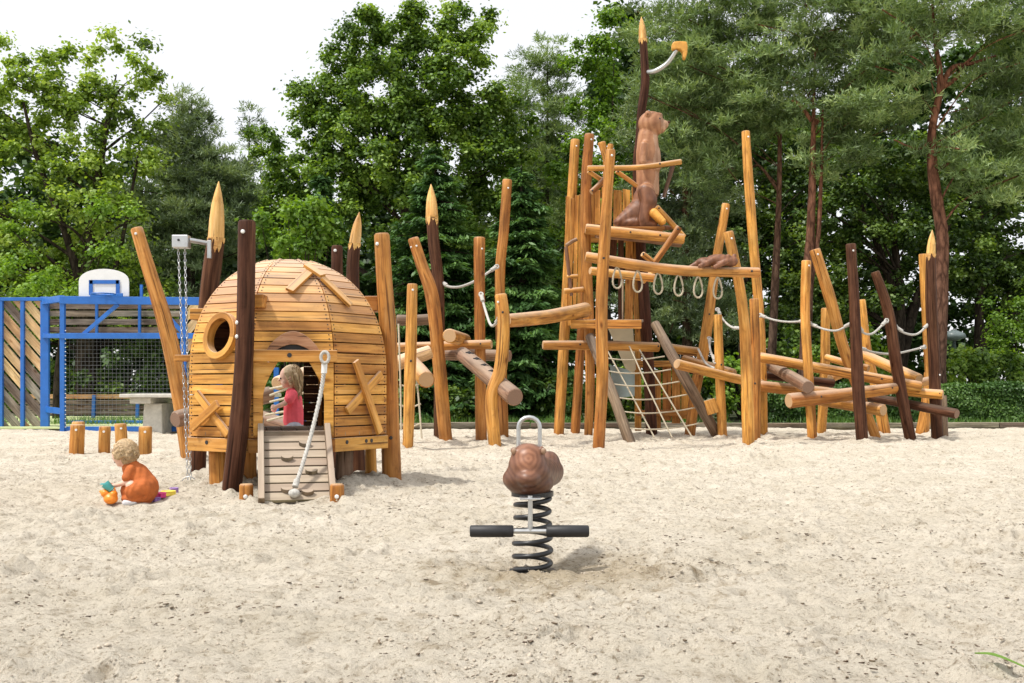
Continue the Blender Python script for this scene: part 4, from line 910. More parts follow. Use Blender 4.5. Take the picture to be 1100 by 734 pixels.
organic('body', mb, 'beaver', sv, .011, 2)

# ================================================================== SPRING RIDER
YR = 5.55; rx = XP(572, YR); rid = thing('spring_rider', Vector((rx, YR, 0)), 'brown carved spring rider on black coil with black-gripped foot bar', 'spring rider')
gz = sand_z(rx, YR)-.03; mb = MB(); pts = []; turns = 6.0
for i in range(int(turns*28)+1):
    t = i/28; e = min(1, t/.5, (turns-t)/.5); z = -.015+(.385)*(t/turns); rr2 = .088+.004*math.sin(t)
    pts.append(Vector((rx+rr2*math.cos(t*2*math.pi+2.6), YR+rr2*math.sin(t*2*math.pi+2.6), z)))
mb.tube(pts, .0125, 10, 1, tint=.5); mb.build('coil_spring', 'spring', rid)
mb = MB(); mb.tube([(rx, YR, .355), (rx, YR, .378)], .105, 24, 1); mb.build('spring_plate', 'spring', rid, .004)
mb = MB(); mb.tube([(rx, YR, -.06), (rx, YR, -.012)], .115, 24, 1); mb.build('ground_plate', 'spring', rid)
# body: face towards the camera, trunk running back to the right
q = lambda x, y, dy=0.0: P(x, y, YR+dy); mb = MB(); u = YR/F
hx = lambda px, dy=0.0: rx+(px-572)*u
def Q(px, py, dy): return Vector((rx+(px-572)*u, YR+dy, H-(py-HZ)*u))
for (cx_, cy_, ax_, az_, yy_, ry_) in ((567, 491, 18.5, 15.5, -.05, .10), (567, 499, 21, 18, -.05, .115), (568, 507, 24, 18, -.04, .125), (566, 514, 26.5, 16.5, -.03, .13), (569, 519, 26, 14, -.02, .13), (567, 512, 14, 11, -.12, .08)):
    sphere_pts(mb, Q(cx_, cy_, yy_), (ax_*u, ry_, az_*u), 22, 14)
for i in range(7):
    t = i/6; sphere_pts(mb, Q(572+19*t, 510+2*t, .0+.30*t), ((22-4*t)*u, .10, (19-2*t)*u), 16, 10)
sphere_pts(mb, Q(592, 503, .30), (13*u, .09, 15*u))
sphere_pts(mb, Q(551.5, 483, -.09), (3.6*u, .02, 4.2*u)); sphere_pts(mb, Q(581.5, 482, -.09), (3.6*u, .02, 4.2*u))
organic('body', mb, 'rider', rid, .0075, 10)
for ex in (552, 583): ball('ear', Q(ex, 483.5, -.10), (3.2*u, .014, 3.6*u), 'mauve', rid)
mb = MB(); hyl = .02; pts = [Q(557, 486, hyl), Q(557, 462, hyl)]+[Q(568.5-11.5*math.cos(t), 459-10.5*math.sin(t), hyl) for t in [math.pi*i/8 for i in range(9)]]+[Q(580, 462, hyl), Q(580, 486, hyl)]
mb.tube(pts, .0105, 12, 1, tint=.5); mb.build('grab_handle', 'steel', rid)
fy = -.17; mb = MB(); mb.tube([Q(569, 529, fy), Q(569, 566, fy)], .0115, 12, 1); mb.build('foot_bar_stem', 'steel', rid)
mb = MB(); mb.box(Q(569, 532, fy+.05), (.05, 0, 0), (0, 0, .004), (0, .08, 0)); mb.build('mounting_plate', 'steel', rid, .002)
mb = MB(); mb.tube([Q(545, 566, fy), Q(592, 566, fy)], .012, 12, 1); fb = mb.build('foot_bar', 'steel', rid)
for x0, x1 in ((504, 551), (586, 632)):
    k_ = (YR)/(YR+fy); c0 = Q(572+(x0-572)*1/k_, 566, fy); c1 = Q(572+(x1-572)/k_, 566, fy); mb = MB(); mb.tube([c0, c0.lerp(c1, .03), c0.lerp(c1, .5), c0.lerp(c1, .97), c1], [.023, .029, .0295, .029, .023], 20, 1); mb.build('foot_grip', 'rubber', fb)

# ================================================================== STUMPS
for i, (x, yt, yb, w_, Y, lb) in enumerate(((82.5, 456, 487, 15.5, 15.0, 'thickest stepping stump, leftmost of the four beside the crouching child'), (112, 458, 486, 12.5, 15.2, 'short tan stepping stump second from the left, leaning slightly'), (130.5, 455, 478, 12.5, 16.4, 'slim stepping stump right behind the crouching child\'s head'), (156, 458, 490, 14, 14.6, 'tan stepping stump nearest the hut, standing apart to the right'))):
    t = thing('stepping_stump', Vector((XP(x, Y), Y, 0)), lb, 'stump', 'stepping stumps by the hut'); a_ = P(x, yt, Y); z_ = sand_z(a_.x, Y)
    mb = MB(); r_ = w_/2/F*Y; mb.tube([Vector((a_.x+random.uniform(-.02, .02), Y, a_.z)), Vector((a_.x, Y, z_+.1)), Vector((a_.x, Y, z_-.2))], [r_*.98, r_, r_*1.03], 20, 5, True, .5, .04, 1, .014); mb.build('trunk_section', ['tan', 'end'], t)
    mb = MB(); c = Vector((a_.x+r_*.3, Y-r_*.97, a_.z-.07)); mb.tube([c, c+Vector((0, -.012, 0))], .016, 10, 1); mb.build('bolt', 'bolt', t)
t = thing('stepping_stump', Vector((XP(84, 16.2), 16.2, 0)), 'stump standing behind the thickest one, only its top edge visible', 'stump', 'stepping stumps by the hut'); a_ = P(84, 453, 16.2); mb = MB(); mb.tube([a_, Vector((a_.x, 16.2, -.2))], .09, 18, 4, True, .4, .04, 1, .014); mb.build('trunk_section', ['tan', 'end'], t)

# ================================================================== PEOPLE
def fingers(mb, wrist, d, palm_n, r=.006, L=.045, spread=.5, curl=.5, thumb=1):
    """palm and five curled fingers grown from the wrist along d"""
    d = Vector(d).normalized(); n = Vector(palm_n); n = (n-d*n.dot(d)).normalized(); s_ = d.cross(n)
    w0 = Vector(wrist); pc = w0+d*L*.45
    for a in (-1, -.33, .33, 1): cap(mb, w0+s_*a*r*.9, pc+s_*a*r*2.0+d*L*.25, r*1.35, r*1.3, 3)
    for i, a in enumerate((-1.5, -.5, .5, 1.5)):
        ln = L*(.72, .95, 1.0, .85)[i]; b0 = pc+s_*a*r*1.5+d*L*.3; b1 = b0+d*ln*.4+s_*a*r*.4+n*ln*.12; b2 = b1+d*ln*.25*(1-curl*.4)+n*ln*.28*curl*2; cap(mb, b0, b1, r*.95, r*.85, 3); cap(mb, b1, b2, r*.85, r*.65, 3)
    b0 = w0+s_*thumb*r*2.6+d*L*.2; b1 = b0+s_*thumb*L*.28+d*L*.28+n*L*.15; b2 = b1+d*L*.28+n*L*.15; cap(mb, b0, b1, r*1.1, r*.95, 3); cap(mb, b1, b2, r*.95, r*.75, 3)
def face(pr, c, fw, up, r, lip=True):
    """eyes and mouth on a head of radius r at c looking along fw"""
    fw = Vector(fw).normalized(); up = Vector(up); up = (up-fw*up.dot(fw)).normalized(); s_ = fw.cross(up)
    for a in (-1, 1):
        p = c+fw*r*.86+s_*a*r*.36+up*r*(-.02); ball('eye', p, r*.10, 'eye', pr, 10, 6)
    ball('mouth', c+fw*r*.90-up*r*.50, (r*.12, r*.12, r*.05), 'lip', pr, 10, 6)
def head(mb, c, fw, up, r):
    fw = Vector(fw).normalized(); up = Vector(up); up = (up-fw*up.dot(fw)).normalized(); s_ = fw.cross(up)
    sphere_pts(mb, c+up*r*.12, (r*.93, r*.93, r*1.0), 18, 12); sphere_pts(mb, c-fw*r*.12+up*r*.2, r*.92, 16, 10)
    sphere_pts(mb, c+fw*r*.28-up*r*.42, (r*.62, r*.62, r*.55), 14, 10); sphere_pts(mb, c+fw*r*.55-up*r*.75, r*.26, 10, 8)
    for a in (-1, 1): sphere_pts(mb, c+fw*r*.45+s_*a*r*.36-up*r*.38, r*.36, 10, 8); sphere_pts(mb, c+s_*a*r*.92-up*r*.1, (r*.14, r*.16, r*.24), 8, 6)
    cap(mb, c+fw*r*.88+up*r*.0, c+fw*r*1.06-up*r*.18, r*.09, r*.12, 3)
# --- girl behind the hut doorway
YG = 11.2; g0 = Vector((XP(313, YG), YG, 0)); gz = sand_z(g0.x, g0.y); girl = thing('person', Vector((g0.x, g0.y, gz)), 'blonde child in pink t-shirt and grey trousers standing in the hut doorway', 'person')
def G(px, py, dy=0.0): return P(px, py, YG+dy)
mb = MB(); hc = G(311, 405.5); fw = Vector((-1, -.25, -.12)); up = Vector((-.1, 0, 1)); head(mb, hc, fw, up, .103)
cap(mb, G(313, 414), G(315, 422), .042, .045); cap(mb, G(315, 428), G(315.5, 446), .085, .085); cap(mb, G(315.5, 446), G(316, 458), .085, .095)
for sg, hand in ((-1, (292, 437)), (1, (293, 442))):
    ex_ = 306 if sg < 0 else 309; cap(mb, G(314, 424, sg*.10), G(ex_, 433.5, sg*.14), .032, .028); cap(mb, G(ex_, 433.5, sg*.14), G(297, 437, sg*.11), .028, .020); wpt = G(297, 437, sg*.11); fingers(mb, wpt, G(hand[0], hand[1], sg*.1)-wpt, (0, -sg, -.4), .0075, .05, thumb=1)
    hipz = .47; kn = Vector((g0.x+(-.02 if sg < 0 else .03), YG+sg*.065, gz+.27)); an = Vector((g0.x+(.0 if sg < 0 else .05), YG+sg*.07, gz+.05))
    cap(mb, G(316, 460, sg*.055), kn, .068, .048); cap(mb, kn, an, .045, .03); cap(mb, an+Vector((.01, 0, -.015)), an+Vector((-.09, 0, -.025)), .03, .025)
organic('body', mb, 'skin', girl, .0065, 3)
face(girl, hc, fw, up, .103)
mb = MB(); 
for a, b_, r1, r2 in ((G(314.5, 423), G(315, 430), .072, .088), (G(315, 430), G(315.5, 452), .094, .108)): cap(mb, a, b_, r1, r2, 6)
for sg in (-1, 1): cap(mb, G(314.5, 423.5, sg*.08), G(310.5 if sg < 0 else 312, 429.5, sg*.128), .050, .046)
organic('tshirt', mb, 'pink', girl, .007, 3)
mb = MB(); cap(mb, G(315.5, 454), G(316, 462), .098, .10)
for sg in (-1, 1):
    kn = Vector((g0.x+(-.02 if sg < 0 else .03), YG+sg*.065, gz+.27)); an = Vector((g0.x+(.0 if sg < 0 else .05), YG+sg*.07, gz+.10)); cap(mb, G(316, 460, sg*.055), kn, .08, .058); cap(mb, kn, an, .056, .046)
organic('trousers', mb, 'trouser', girl, .007, 3)
for sg in (-1, 1):
    an = Vector((g0.x+(.0 if sg < 0 else .05), YG+sg*.07, gz+.05)); mb = MB(); cap(mb, an+Vector((.015, 0, -.01)), an+Vector((-.095, 0, -.02)), .042, .034); organic('shoe', mb, 'shoe', girl, .006, 2)
mb = MB(); r_ = .103; sphere_pts(mb, hc+Vector((.022, 0, .030)), (r_*.98, r_*1.02, r_*.98), 18, 12); sphere_pts(mb, hc+Vector((.05, 0, -.02)), (r_*.75, r_*.98, r_*.85), 14, 10)
for k in range(7):
    a = (k-3)*.028; cap(mb, hc+Vector((.075, a, .02)), hc+Vector((.105, a*.6, -.10)), .026, .022, 4); cap(mb, hc+Vector((.105, a*.6, -.10)), hc+Vector((.10+random.uniform(-.01, .015), a*.7, -.24+abs(a))), .022, .012, 5)
for sg in (-1, 1): cap(mb, hc+Vector((-.02, sg*.095, .04)), hc+Vector((.03, sg*.102, -.07)), .018, .012, 4)
hr = organic('hair', mb, 'hair', girl, .0055, 8)
rg = random.Random(8); mb = MB()
for k in range(130):
    a = rg.uniform(-1.5, 1.5); e = rg.uniform(.1, 1.3); c0 = hc+Vector((.02+.106*math.cos(e)*math.cos(a), .108*math.cos(e)*math.sin(a), .03+.106*math.sin(e))); c1 = hc+Vector((.05+.085*math.cos(a), .106*math.sin(a), -.03)); c2 = hc+Vector((.085+rg.uniform(-.02, .03), .06*math.sin(a), -.14-rg.uniform(0, .12)))
    mb.tube([c0, c1, c2], [.0035, .0035, .0012], 4, 4, False, rg.random())
mb.build('hair_strands', 'hairs', hr)
# --- toddler crouching in the sand
YT = 8.55; t0 = P(146, 540, YT); tod = thing('person', Vector((t0.x, YT, sand_z(t0.x, YT))), 'toddler with curly blonde hair in rust orange dress crouching in the sand', 'person')
def K(px, py, dy=0.0): return P(px, py, YT+dy)
mb = MB(); hc = K(133, 489.5); fw = Vector((-.74, .38, -.62)); up = Vector((-.60, .2, .8)); head(mb, hc, fw, up, .088)
cap(mb, K(138, 497), K(142, 503), .04, .045); cap(mb, K(143, 506), K(153, 528), .075, .09)
for sg in (-1, 1):
    cap(mb, K(139, 506, sg*.08), K(136, 518, sg*.09), .03, .026); cap(mb, K(136, 518, sg*.09), K(123, 522, sg*.06), .024, .017); wp = K(123, 522, sg*.06); fingers(mb, wp, Vector((-1, -sg*.1, -.05)), (0, -sg, -.3), .006, .042, thumb=1)
    cap(mb, K(154, 529, sg*.06), K(141, 522, sg*.10), .055, .042); cap(mb, K(141, 522, sg*.10), K(141, 538, sg*.09), .04, .027); cap(mb, K(142, 539, sg*.09), K(134, 540.5, sg*.10), .022, .02)
organic('body', mb, 'skin', tod, .006, 3); face(tod, hc, fw, up, .088)
mb = MB()
for a, b_, r1, r2 in ((K(141, 503), K(147, 511), .070, .092), (K(147, 511), K(154, 524), .098, .118), (K(154, 524), K(151, 531), .120, .105), (K(150, 520), K(143, 527), .11, .095)): cap(mb, a, b_, r1, r2, 6)
for sg in (-1, 1): cap(mb, K(140.5, 504.5, sg*.07), K(136, 513, sg*.095), .042, .037); cap(mb, K(153, 524, sg*.07), K(144, 527, sg*.09), .075, .07)
sphere_pts(mb, K(148, 535), (.125, .13, .05)); sphere_pts(mb, K(156, 531), (.08, .11, .07))
organic('dress', mb, 'rust', tod, .007, 2)
for sg in (-1, 1):
    mb = MB(); cap(mb, K(144, 539, sg*.09), K(134.5, 540.5, sg*.10), .03, .026); organic('shoe', mb, 'shoe', tod, .006, 2)
mb = MB(); r_ = .088; sphere_pts(mb, hc-fw.normalized()*.024+Vector((.0, 0, .03)), (r_*1.0, r_*1.02, r_*1.0), 16, 12); sphere_pts(mb, hc+Vector((.035, 0, -.005)), (r_*.8, r_*.98, r_*.9))
rg = random.Random(5)
for k in range(150):
    th = rg.uniform(0, 6.283); ph = rg.uniform(-.5, 1.57); v = Vector((math.cos(th)*math.cos(ph), math.sin(th)*math.cos(ph), math.sin(ph)))
    if v.dot(fw.normalized()) > .38: continue
    c = hc-fw.normalized()*.018+v*r_*1.04+Vector((0, 0, .01)); sphere_pts(mb, c, rg.uniform(.010, .019), 8, 6)
hr = organic('hair', mb, 'hair2', tod, .0055, 1)
mb = MB()
for k in range(110):
    th = rg.uniform(0, 6.283); ph = rg.uniform(-.6, 1.5); v = Vector((math.cos(th)*math.cos(ph), math.sin(th)*math.cos(ph), math.sin(ph)))
    if v.dot(fw.normalized()) > .3: continue
    c = hc-fw.normalized()*.018+v*r_*1.10+Vector((0, 0, .01)); t1 = v.cross(Vector((rg.uniform(-1, 1), rg.uniform(-1, 1), rg.uniform(-1, 1)))).normalized(); t2 = v.cross(t1); cr_ = rg.uniform(.007, .014)
    mb.tube([c+t1*cr_*math.cos(t)+t2*cr_*math.sin(t)+v*(t*.0016) for t in [q_*.9 for q_ in range(8)]], .0022, 4, 2, False, rg.random())
mb.build('hair_curls', 'hairs', hr)
# toys
ty = thing('toy_watering_can', P(121, 538, 8.45), 'orange plastic sand toy held by the crouching toddler', 'toy'); MAT[ty.name] = Matrix.Translation(ty.location); q = lambda x, y, dy=0: P(x, y, 8.45+dy)
mb = MB(); sphere_pts(mb, q(119, 536), (.055, .05, .042)); sphere_pts(mb, q(113, 530), (.035, .035, .032)); sphere_pts(mb, q(122, 531), (.03, .04, .03)); cap(mb, q(112, 530), q(108, 528), .016, .012); organic('body', mb, 'torange', ty, .006, 2)
mb = MB(); mb.tube([q(117, 530), q(118, 524), q(123, 525), q(124, 533)], .007, 8, 5); mb.build('handle', 'torange', ty)
ty = thing('sand_cup', q(117, 524), 'turquoise cup in the crouching toddler\'s hands', 'toy'); MAT[ty.name] = Matrix.Translation(ty.location)
mb = MB(); a_, b_ = q(113, 520), q(120, 526); mb.tube([a_, b_, b_+(a_-b_)*.1, a_+(b_-a_)*.12], [.034, .026, .02, .028], 18, 1, caps=False, tint=.5); d_ = (b_-a_).normalized(); mb.tube([b_, b_+d_*.004], .026, 18, 1); mb.build('cup', 'teal', ty); mb = MB(); mb.tube([a_+Vector((.034*math.cos(t), .034*math.sin(t), .0)) for t in [i*math.pi/8 for i in range(16)]], .004, 6, 1, closed=True); mb.build('rim', 'teal', ty)
def mould(px, py, Y, r, mat, label, name, petals):
    z_ = sand_z(XP(px, Y), Y); c = Vector((XP(px, Y), Y, z_+.018)); t = thing(name, c, label, 'toy', 'sand moulds behind the toddler'); mb = MB(); pl = []
    for i in range(40):
        a = 2*math.pi*i/40; rr3 = r*(1+.18*math.cos(a*petals)); pl.append(c+Vector((rr3*math.cos(a), rr3*math.sin(a), -.015)))
    mb.prism(pl, (0, 0, 1), .035); o = mb.build('shell', mat, t, .006); mb = MB(); mb.tube([c+Vector((r*1.1*math.cos(i*math.pi/12), r*1.1*math.sin(i*math.pi/12), .02)) for i in range(24)], .005, 6, 1, closed=True); mb.build('rim', mat, t)
mould(167, 538, 8.62, .035, 'purple', 'small lilac sand mould closest behind the toddler', 'sand_mould', 5); mould(172, 537, 8.66, .04, 'magenta', 'magenta flower-shaped sand mould behind the toddler', 'sand_mould', 6); mould(181, 534, 8.8, .05, 'yellow', 'yellow sand mould near the foot of the hut', 'sand_mould', 4); mould(187, 533, 8.95, .03, 'purple', 'violet sand mould beyond the yellow one', 'sand_mould', 3)

# ================================================================== SPORTS CAGE
cg = thing('sports_cage', Vector((XP(120, 22.5), 22.5, 0)), 'blue steel sports cage with wooden infill boards and goal net', 'sports cage')
YC, YF = 22.8, 21.9
def beam(p, q_, w_, d, name='frame_bar', mat='blue', par=cg): mb = MB(); mb.bar(p, q_, w_, d); return mb.build(name, mat, par, .006)
def V(px, py, Y): return P(px, py, Y)
zt = P(0, 321, YC)[2]; XL = lambda px, Y=YC: XP(px, Y)
def vpost(px, y0, y1, w_, Y): beam(P(px, y0, Y), Vector((XP(px, Y), Y, max(-.05, P(0, y1, Y)[2]))), w_, .08, 'frame_post')
for px in (-42, 1.5, 24.5): vpost(px, 320, 464, .075, YC)
vpost(48.5, 319, 466, .17, YC)
for (a_, b_, y) in ((-42, 50, 321.5), (-42, 50, 461.5)): beam(P(a_, y, YC-.02), P(b_, y, YC-.02), .07, .06)
# diagonal boards in each bay
def bay(x0, x1, y0, y1, Y, up=False, sp=.262, seed=1):
    rg = random.Random(seed); X0, X1, Z0_, Z1_ = XP(x0, Y), XP(x1, Y), P(0, y1, Y)[2], P(0, y0, Y)[2]; sl = 1.15*(1 if up else -1); w_ = .165/math.cos(math.atan(1.15))
    c = Z0_-3; i = 0
    while c < Z1_+3:
        # board between lines z = c + sl*(x-X0) and z = c+w
        poly = []
        for cc in (c, c+w_):
            pts = []
            for x in np.linspace(X0, X1, 41):
                z_ = cc+sl*(x-X0); pts.append((x, min(max(z_, Z0_), Z1_)))
            poly.append(pts)
        up_, lo2 = poly[1], poly[0]; pg = [p for p in lo2]+[p for p in reversed(up_)]
        # drop degenerate ends
        keep = [j for j in range(41) if up_[j][1]-lo2[j][1] > .004]
        if len(keep) > 2:
            pg = [lo2[j] for j in keep]+[up_[j] for j in reversed(keep)]; mb = MB(); mb.prism([(x, Y+.03, z_) for x, z_ in pg], (0, 1, 0), .025)
            d = Vector((1, 0, sl)).normalized(); n_ = Vector((-d.z, 0, d.x)); off = rg.uniform(0, 50)
            for k in range(len(mb.v)): mb.g[k] = Vector((mb.v[k].dot(n_), 0, mb.v[k].dot(d)+off))
            new = (i % 7 in (2, 3, 5)) if seed % 2 else (rg.random() < .35); zc = sum(p[1] for p in pg)/len(pg); new = rg.random() < (.92 if zc > 1.15 else .08)
            mb.build('infill_board', 'fnew' if new else 'fgrey', cg)
        c += w_+.07; i += 1
for (x0, x1, sd_) in ((-40, .5, 5), (3.5, 23, 1), (26, 45.5, 2)): bay(x0, x1, 323.5, 459.5, YC, False, seed=sd_)
# goal recess: front frame
vf = lambda px, y: P(px, y, YF)
beam(vf(67.5, 318), Vector((XP(67.5, YF), YF, -.05)), .09, .09, 'frame_post'); beam(vf(65, 322.5), vf(236, 324), .15, .125); beam(vf(65, 361), vf(236, 361), .11, .14)
beam(P(47, 324, YC), P(67, 321, YF), .13, .09); beam(P(47, 361, YC), P(67, 361, YF), .09, .07); beam(P(50, 440, YC), P(67, 442, YF), .12, .06)
beam(Vector((XP(197, YF), YF, P(0, 322, YF)[2])), Vector((XP(197, YF), YF, -.05)), .11, .084, 'frame_post'); beam(Vector((XP(236, YF), YF, P(0, 320, YF)[2])), Vector((XP(236, YF), YF, -.05)), .11, .084, 'frame_post')
beam(vf(127, 327), vf(90, 359), .075, .06, 'brace'); beam(vf(174, 333), vf(196, 357), .075, .06, 'brace')
for px in (104, 150): beam(P(px, 326, YC-.05), P(px, 360, YC-.05), .055, .05)
for y in (329, 337, 346, 354.5): 
    mb = MB(); mb.box(P(125, y, YC+.03), (0, .0125, 0), (0, 0, .058), ((XP(199, YC)-XP(50, YC))/2, 0, 0)); mb.build('infill_board', 'fgrey', cg)
bay(201, 234, 327, 459, YC-.3, True, seed=4)
# low barrier behind and on to the right
YL = 29.0
for (x0, x1) in ((20, 350),):
    for y in (426, 432, 438, 443.5): mb = MB(); mb.box(P((x0+x1)/2, y, YL), (0, .0125, 0), (0, 0, .056), ((XP(x1, YL)-XP(x0, YL))/2, 0, 0)); mb.build('barrier_board', 'fgrey' if y != 426 else 'pale', cg)
for px in (101, 148, 200, 255, 297, 335, 350): beam(P(px, 424.5, YL-.05), Vector((XP(px, YL), YL-.05, 0)), .085, .06, 'barrier_post')
for px in (297, 335): beam(P(px, 395, YC+1.8), Vector((XP(px, YC+1.8), YC+1.8, 0)), .11, .08, 'barrier_post')
beam(Vector((XP(67, YF), YF+.02, .06)), Vector((XP(197, YF), YF+.02, .06)), .10, .05); beam(Vector((XP(67, YC+1.9), YC+1.9, .08)), Vector((XP(350, YC+1.9), YC+1.9, .08)), .12, .05)
# goal net
mb = MB(); x0, x1 = XP(69, YF), XP(195, YF); za, zb = .08, P(0, 363, YF)[2]; YN = YF+.07
n = int((x1-x0)/.075)
for i in range(n+1): x = x0+(x1-x0)*i/n; mb.tube([(x, YN, za), (x, YN, zb)], .0021, 4, 1, caps=False)
n = int((zb-za)/.075)
for i in range(n+1): z_ = za+(zb-za)*i/n; mb.tube([(x0, YN, z_), (x1, YN, z_)], .0021, 4, 1, caps=False)
m = plain('net_wire', (.20, .21, .22), .6); mb.build('goal_net', m, cg)
mb = MB()
for i in range(24): c = Vector((XP(68.6, YF)+.045, YF-.05, .1+i*.082)); mb.tube([c, c+Vector((.02, -.012, 0))], .009, 6, 1)
mb.build('net_hook_row', 'bolt', cg)
# backboard
bb = thing('basketball_hoop', Vector((XP(111, YF), YF, P(0, 318, YF)[2])), 'white round-topped basketball backboard with blue square above the sports cage', 'basketball hoop')
pl = [(84.5, 318.5), (84.5, 303)]+[(111.5-27*math.cos(t), 303-14*math.sin(t)**.85) for t in [math.pi*i/16 for i in range(1, 16)]]+[(138.5, 303), (138.5, 318.5)]
mb = MB(); mb.prism([P(a_, b_, YF+.10) for a_, b_ in pl], (0, 1, 0), .03); bd = mb.build('backboard', 'white', bb, .004)
for (a_, b_) in (((97.5, 317), (97.5, 301)), ((96.3, 303), (127.7, 303)), ((126.5, 301), (126.5, 317))): mb = MB(); mb.bar(P(*a_, YF+.085), P(*b_, YF+.085), .075, .006); mb.build('target_line', 'blue', bd)
mb = MB(); c = P(111, 316, YF-.30); mb.tube([c+Vector((.225*math.cos(t), .225*math.sin(t), 0)) for t in [i*math.pi/14 for i in range(28)]], .013, 8, 1, closed=True); mb.build('rim', 'blue', bb)
mb = MB(); mb.bar(P(97, 318.5, YF-.05), P(132, 317, YF-.05), .07, .03); mb.build('rim_bracket', 'blue', bb, .004)
for px in (100, 122, 152): mb = MB(); mb.bar(P(px, 320, YF+.15), P(px, 306, YF+.15), .05, .05); mb.build('board_support', 'blue', bb)
# ================================================================== TABLE TENNIS TABLE
YTT = 21.0; tt = thing('table_tennis_table', Vector((XP(175, YTT), YTT, 0)), 'pale concrete table tennis table standing between the cage and the hut', 'table'); s_ = YTT/F
xa, xb = XP(128, YTT), XP(128, YTT)+2.74; zt2 = .755
mb = MB(); mb.box(((xa+xb)/2, YTT+.75, zt2-.035), (0, .76, 0), (0, 0, .035), (1.37, 0, 0)); mb.build('table_top', 'concrete', tt, .015)
mb = MB(); mb.box((xa+.35, YTT+.75, zt2-.13), (0, .62, 0), (0, 0, .055), (.2, 0, 0)); mb.box((xb-.35, YTT+.75, zt2-.13), (0, .62, 0), (0, 0, .055), (.2, 0, 0)); mb.build('top_bearer', 'concrete', tt, .01)
for x in (xa+.52, xb-.52):
    mb = MB(); mb.hexa([(x-.2, YTT+.3, -.1), (x+.2, YTT+.3, -.1), (x+.2, YTT+1.2, -.1), (x-.2, YTT+1.2, -.1), (x-.17, YTT+.35, zt2-.185), (x+.17, YTT+.35, zt2-.185), (x+.17, YTT+1.15, zt2-.185), (x-.17, YTT+1.15, zt2-.185)], [(0, 0, 0)]*8); mb.build('leg', 'concrete', tt, .02)
mb = MB(); mb.box(((xa+xb)/2, YTT+.75, zt2+.078), (0, .76, 0), (0, 0, .078), (.008, 0, 0)); mb.build('net', 'steel', tt)
# ================================================================== LAMP POSTS
for (px, yt, Y, lb) in ((1025, 362, 33.0, 'dark green park lamp with flat hood above the hedge on the right'), (847, 346, 36.0, 'slim dark lamp post seen between the posts left of the log scramble')):
    t = thing('street_lamp', Vector((XP(px, Y), Y, 0)), lb, 'lamp', None); a_ = P(px, yt, Y); mb = MB(); mb.tube([(a_.x, Y, 0), (a_.x, Y, a_.z-.1)], [.075, .05], 12, 4); mb.build('pole', 'lampgreen', t)
    mb = MB(); mb.tube([(a_.x, Y, a_.z-.12), (a_.x, Y, a_.z-.02), (a_.x, Y, a_.z+.1), (a_.x, Y, a_.z+.2)], [.08, .34, .30, .06], 20, 1); mb.build('lamp_hood', 'lampglass', t)
# sand drifted and scuffed round every post
X_, Y_ = np.meshgrid(xs, ys, indexing='xy'); Z_ = ZG.astype(np.float64).copy(); rg = np.random.default_rng(90)
for (bx_, by_, br_) in BASES:
    i0, i1 = np.searchsorted(xs, [bx_-.7, bx_+.7]); j0, j1 = np.searchsorted(ys, [by_-.7, by_+.7]); dx = X_[j0:j1, i0:i1]-bx_; dy = Y_[j0:j1, i0:i1]-by_; d = np.hypot(dx, dy); an = np.arctan2(dy, dx); p1, p2 = rg.uniform(0, 6.28, 2)
    Z_[j0:j1, i0:i1] += .036*np.exp(-((d-br_)/.11)**2)*(.65+.5*np.sin(an*2+p1)+.3*np.sin(an*5+p2))-.02*np.exp(-((d-.38)/.12)**2)*(.6+.5*np.sin(an+p2))
co = np.stack([X_, Y_, Z_], -1).astype(np.float32).ravel(); so.data.vertices.foreach_set('co', co); so.data.update(); ZG = Z_
# small clods of churned sand
rg = np.random.default_rng(91); n = 52000; y = 2.4+15*rg.random(n)**1.5; x = rg.uniform(-.66, .66, n)*y+rg.uniform(-.6, .6, n); keep = vn(x*1.7+9, y*1.7+4)+.6*vn(x*5+9, y*5+4)+rg.normal(size=n)*.18 > .02; x, y = x[keep], y[keep]; n = len(x)
zi = ZG[np.clip(np.searchsorted(ys, y), 1, len(ys)-1), np.clip(np.searchsorted(xs, x), 1, len(xs)-1)]; r_ = np.exp(rg.normal(size=n)*.45)*.0028*(1+y*.05); c = np.stack([x, y, zi+r_*.25], 1)
oc = np.array([[1, 0, 0], [0, 1, 0], [-1, 0, 0], [0, -1, 0], [0, 0, .7], [0, 0, -.7]], float); v = c[:, None, :]+(oc[None]*rg.uniform(.6, 1.5, (n, 6, 1))+rg.normal(size=(n, 6, 3))*.15)*r_[:, None, None]
fo_ = np.array([[0, 1, 4], [1, 2, 4], [2, 3, 4], [3, 0, 4], [1, 0, 5], [2, 1, 5], [3, 2, 5], [0, 3, 5]]); f = (np.arange(n)[:, None, None]*6+fo_[None]).reshape(-1, 3).astype(np.int32)
me = bpy.data.meshes.new('sand_clods'); me.vertices.add(6*n); me.vertices.foreach_set('co', v.reshape(-1).astype(np.float32)); me.loops.add(f.size); me.loops.foreach_set('vertex_index', f.ravel()); me.polygons.add(len(f)); me.polygons.foreach_set('loop_start', np.arange(0, f.size, 3, dtype=np.int32)); me.update(); me.materials.append(M['clod'])
o = bpy.data.objects.new('sand_clods', me); COL.objects.link(o); tag(o, 'small crumbled clods of damp sand lying over the churned surface', 'sand clods', kind='stuff')
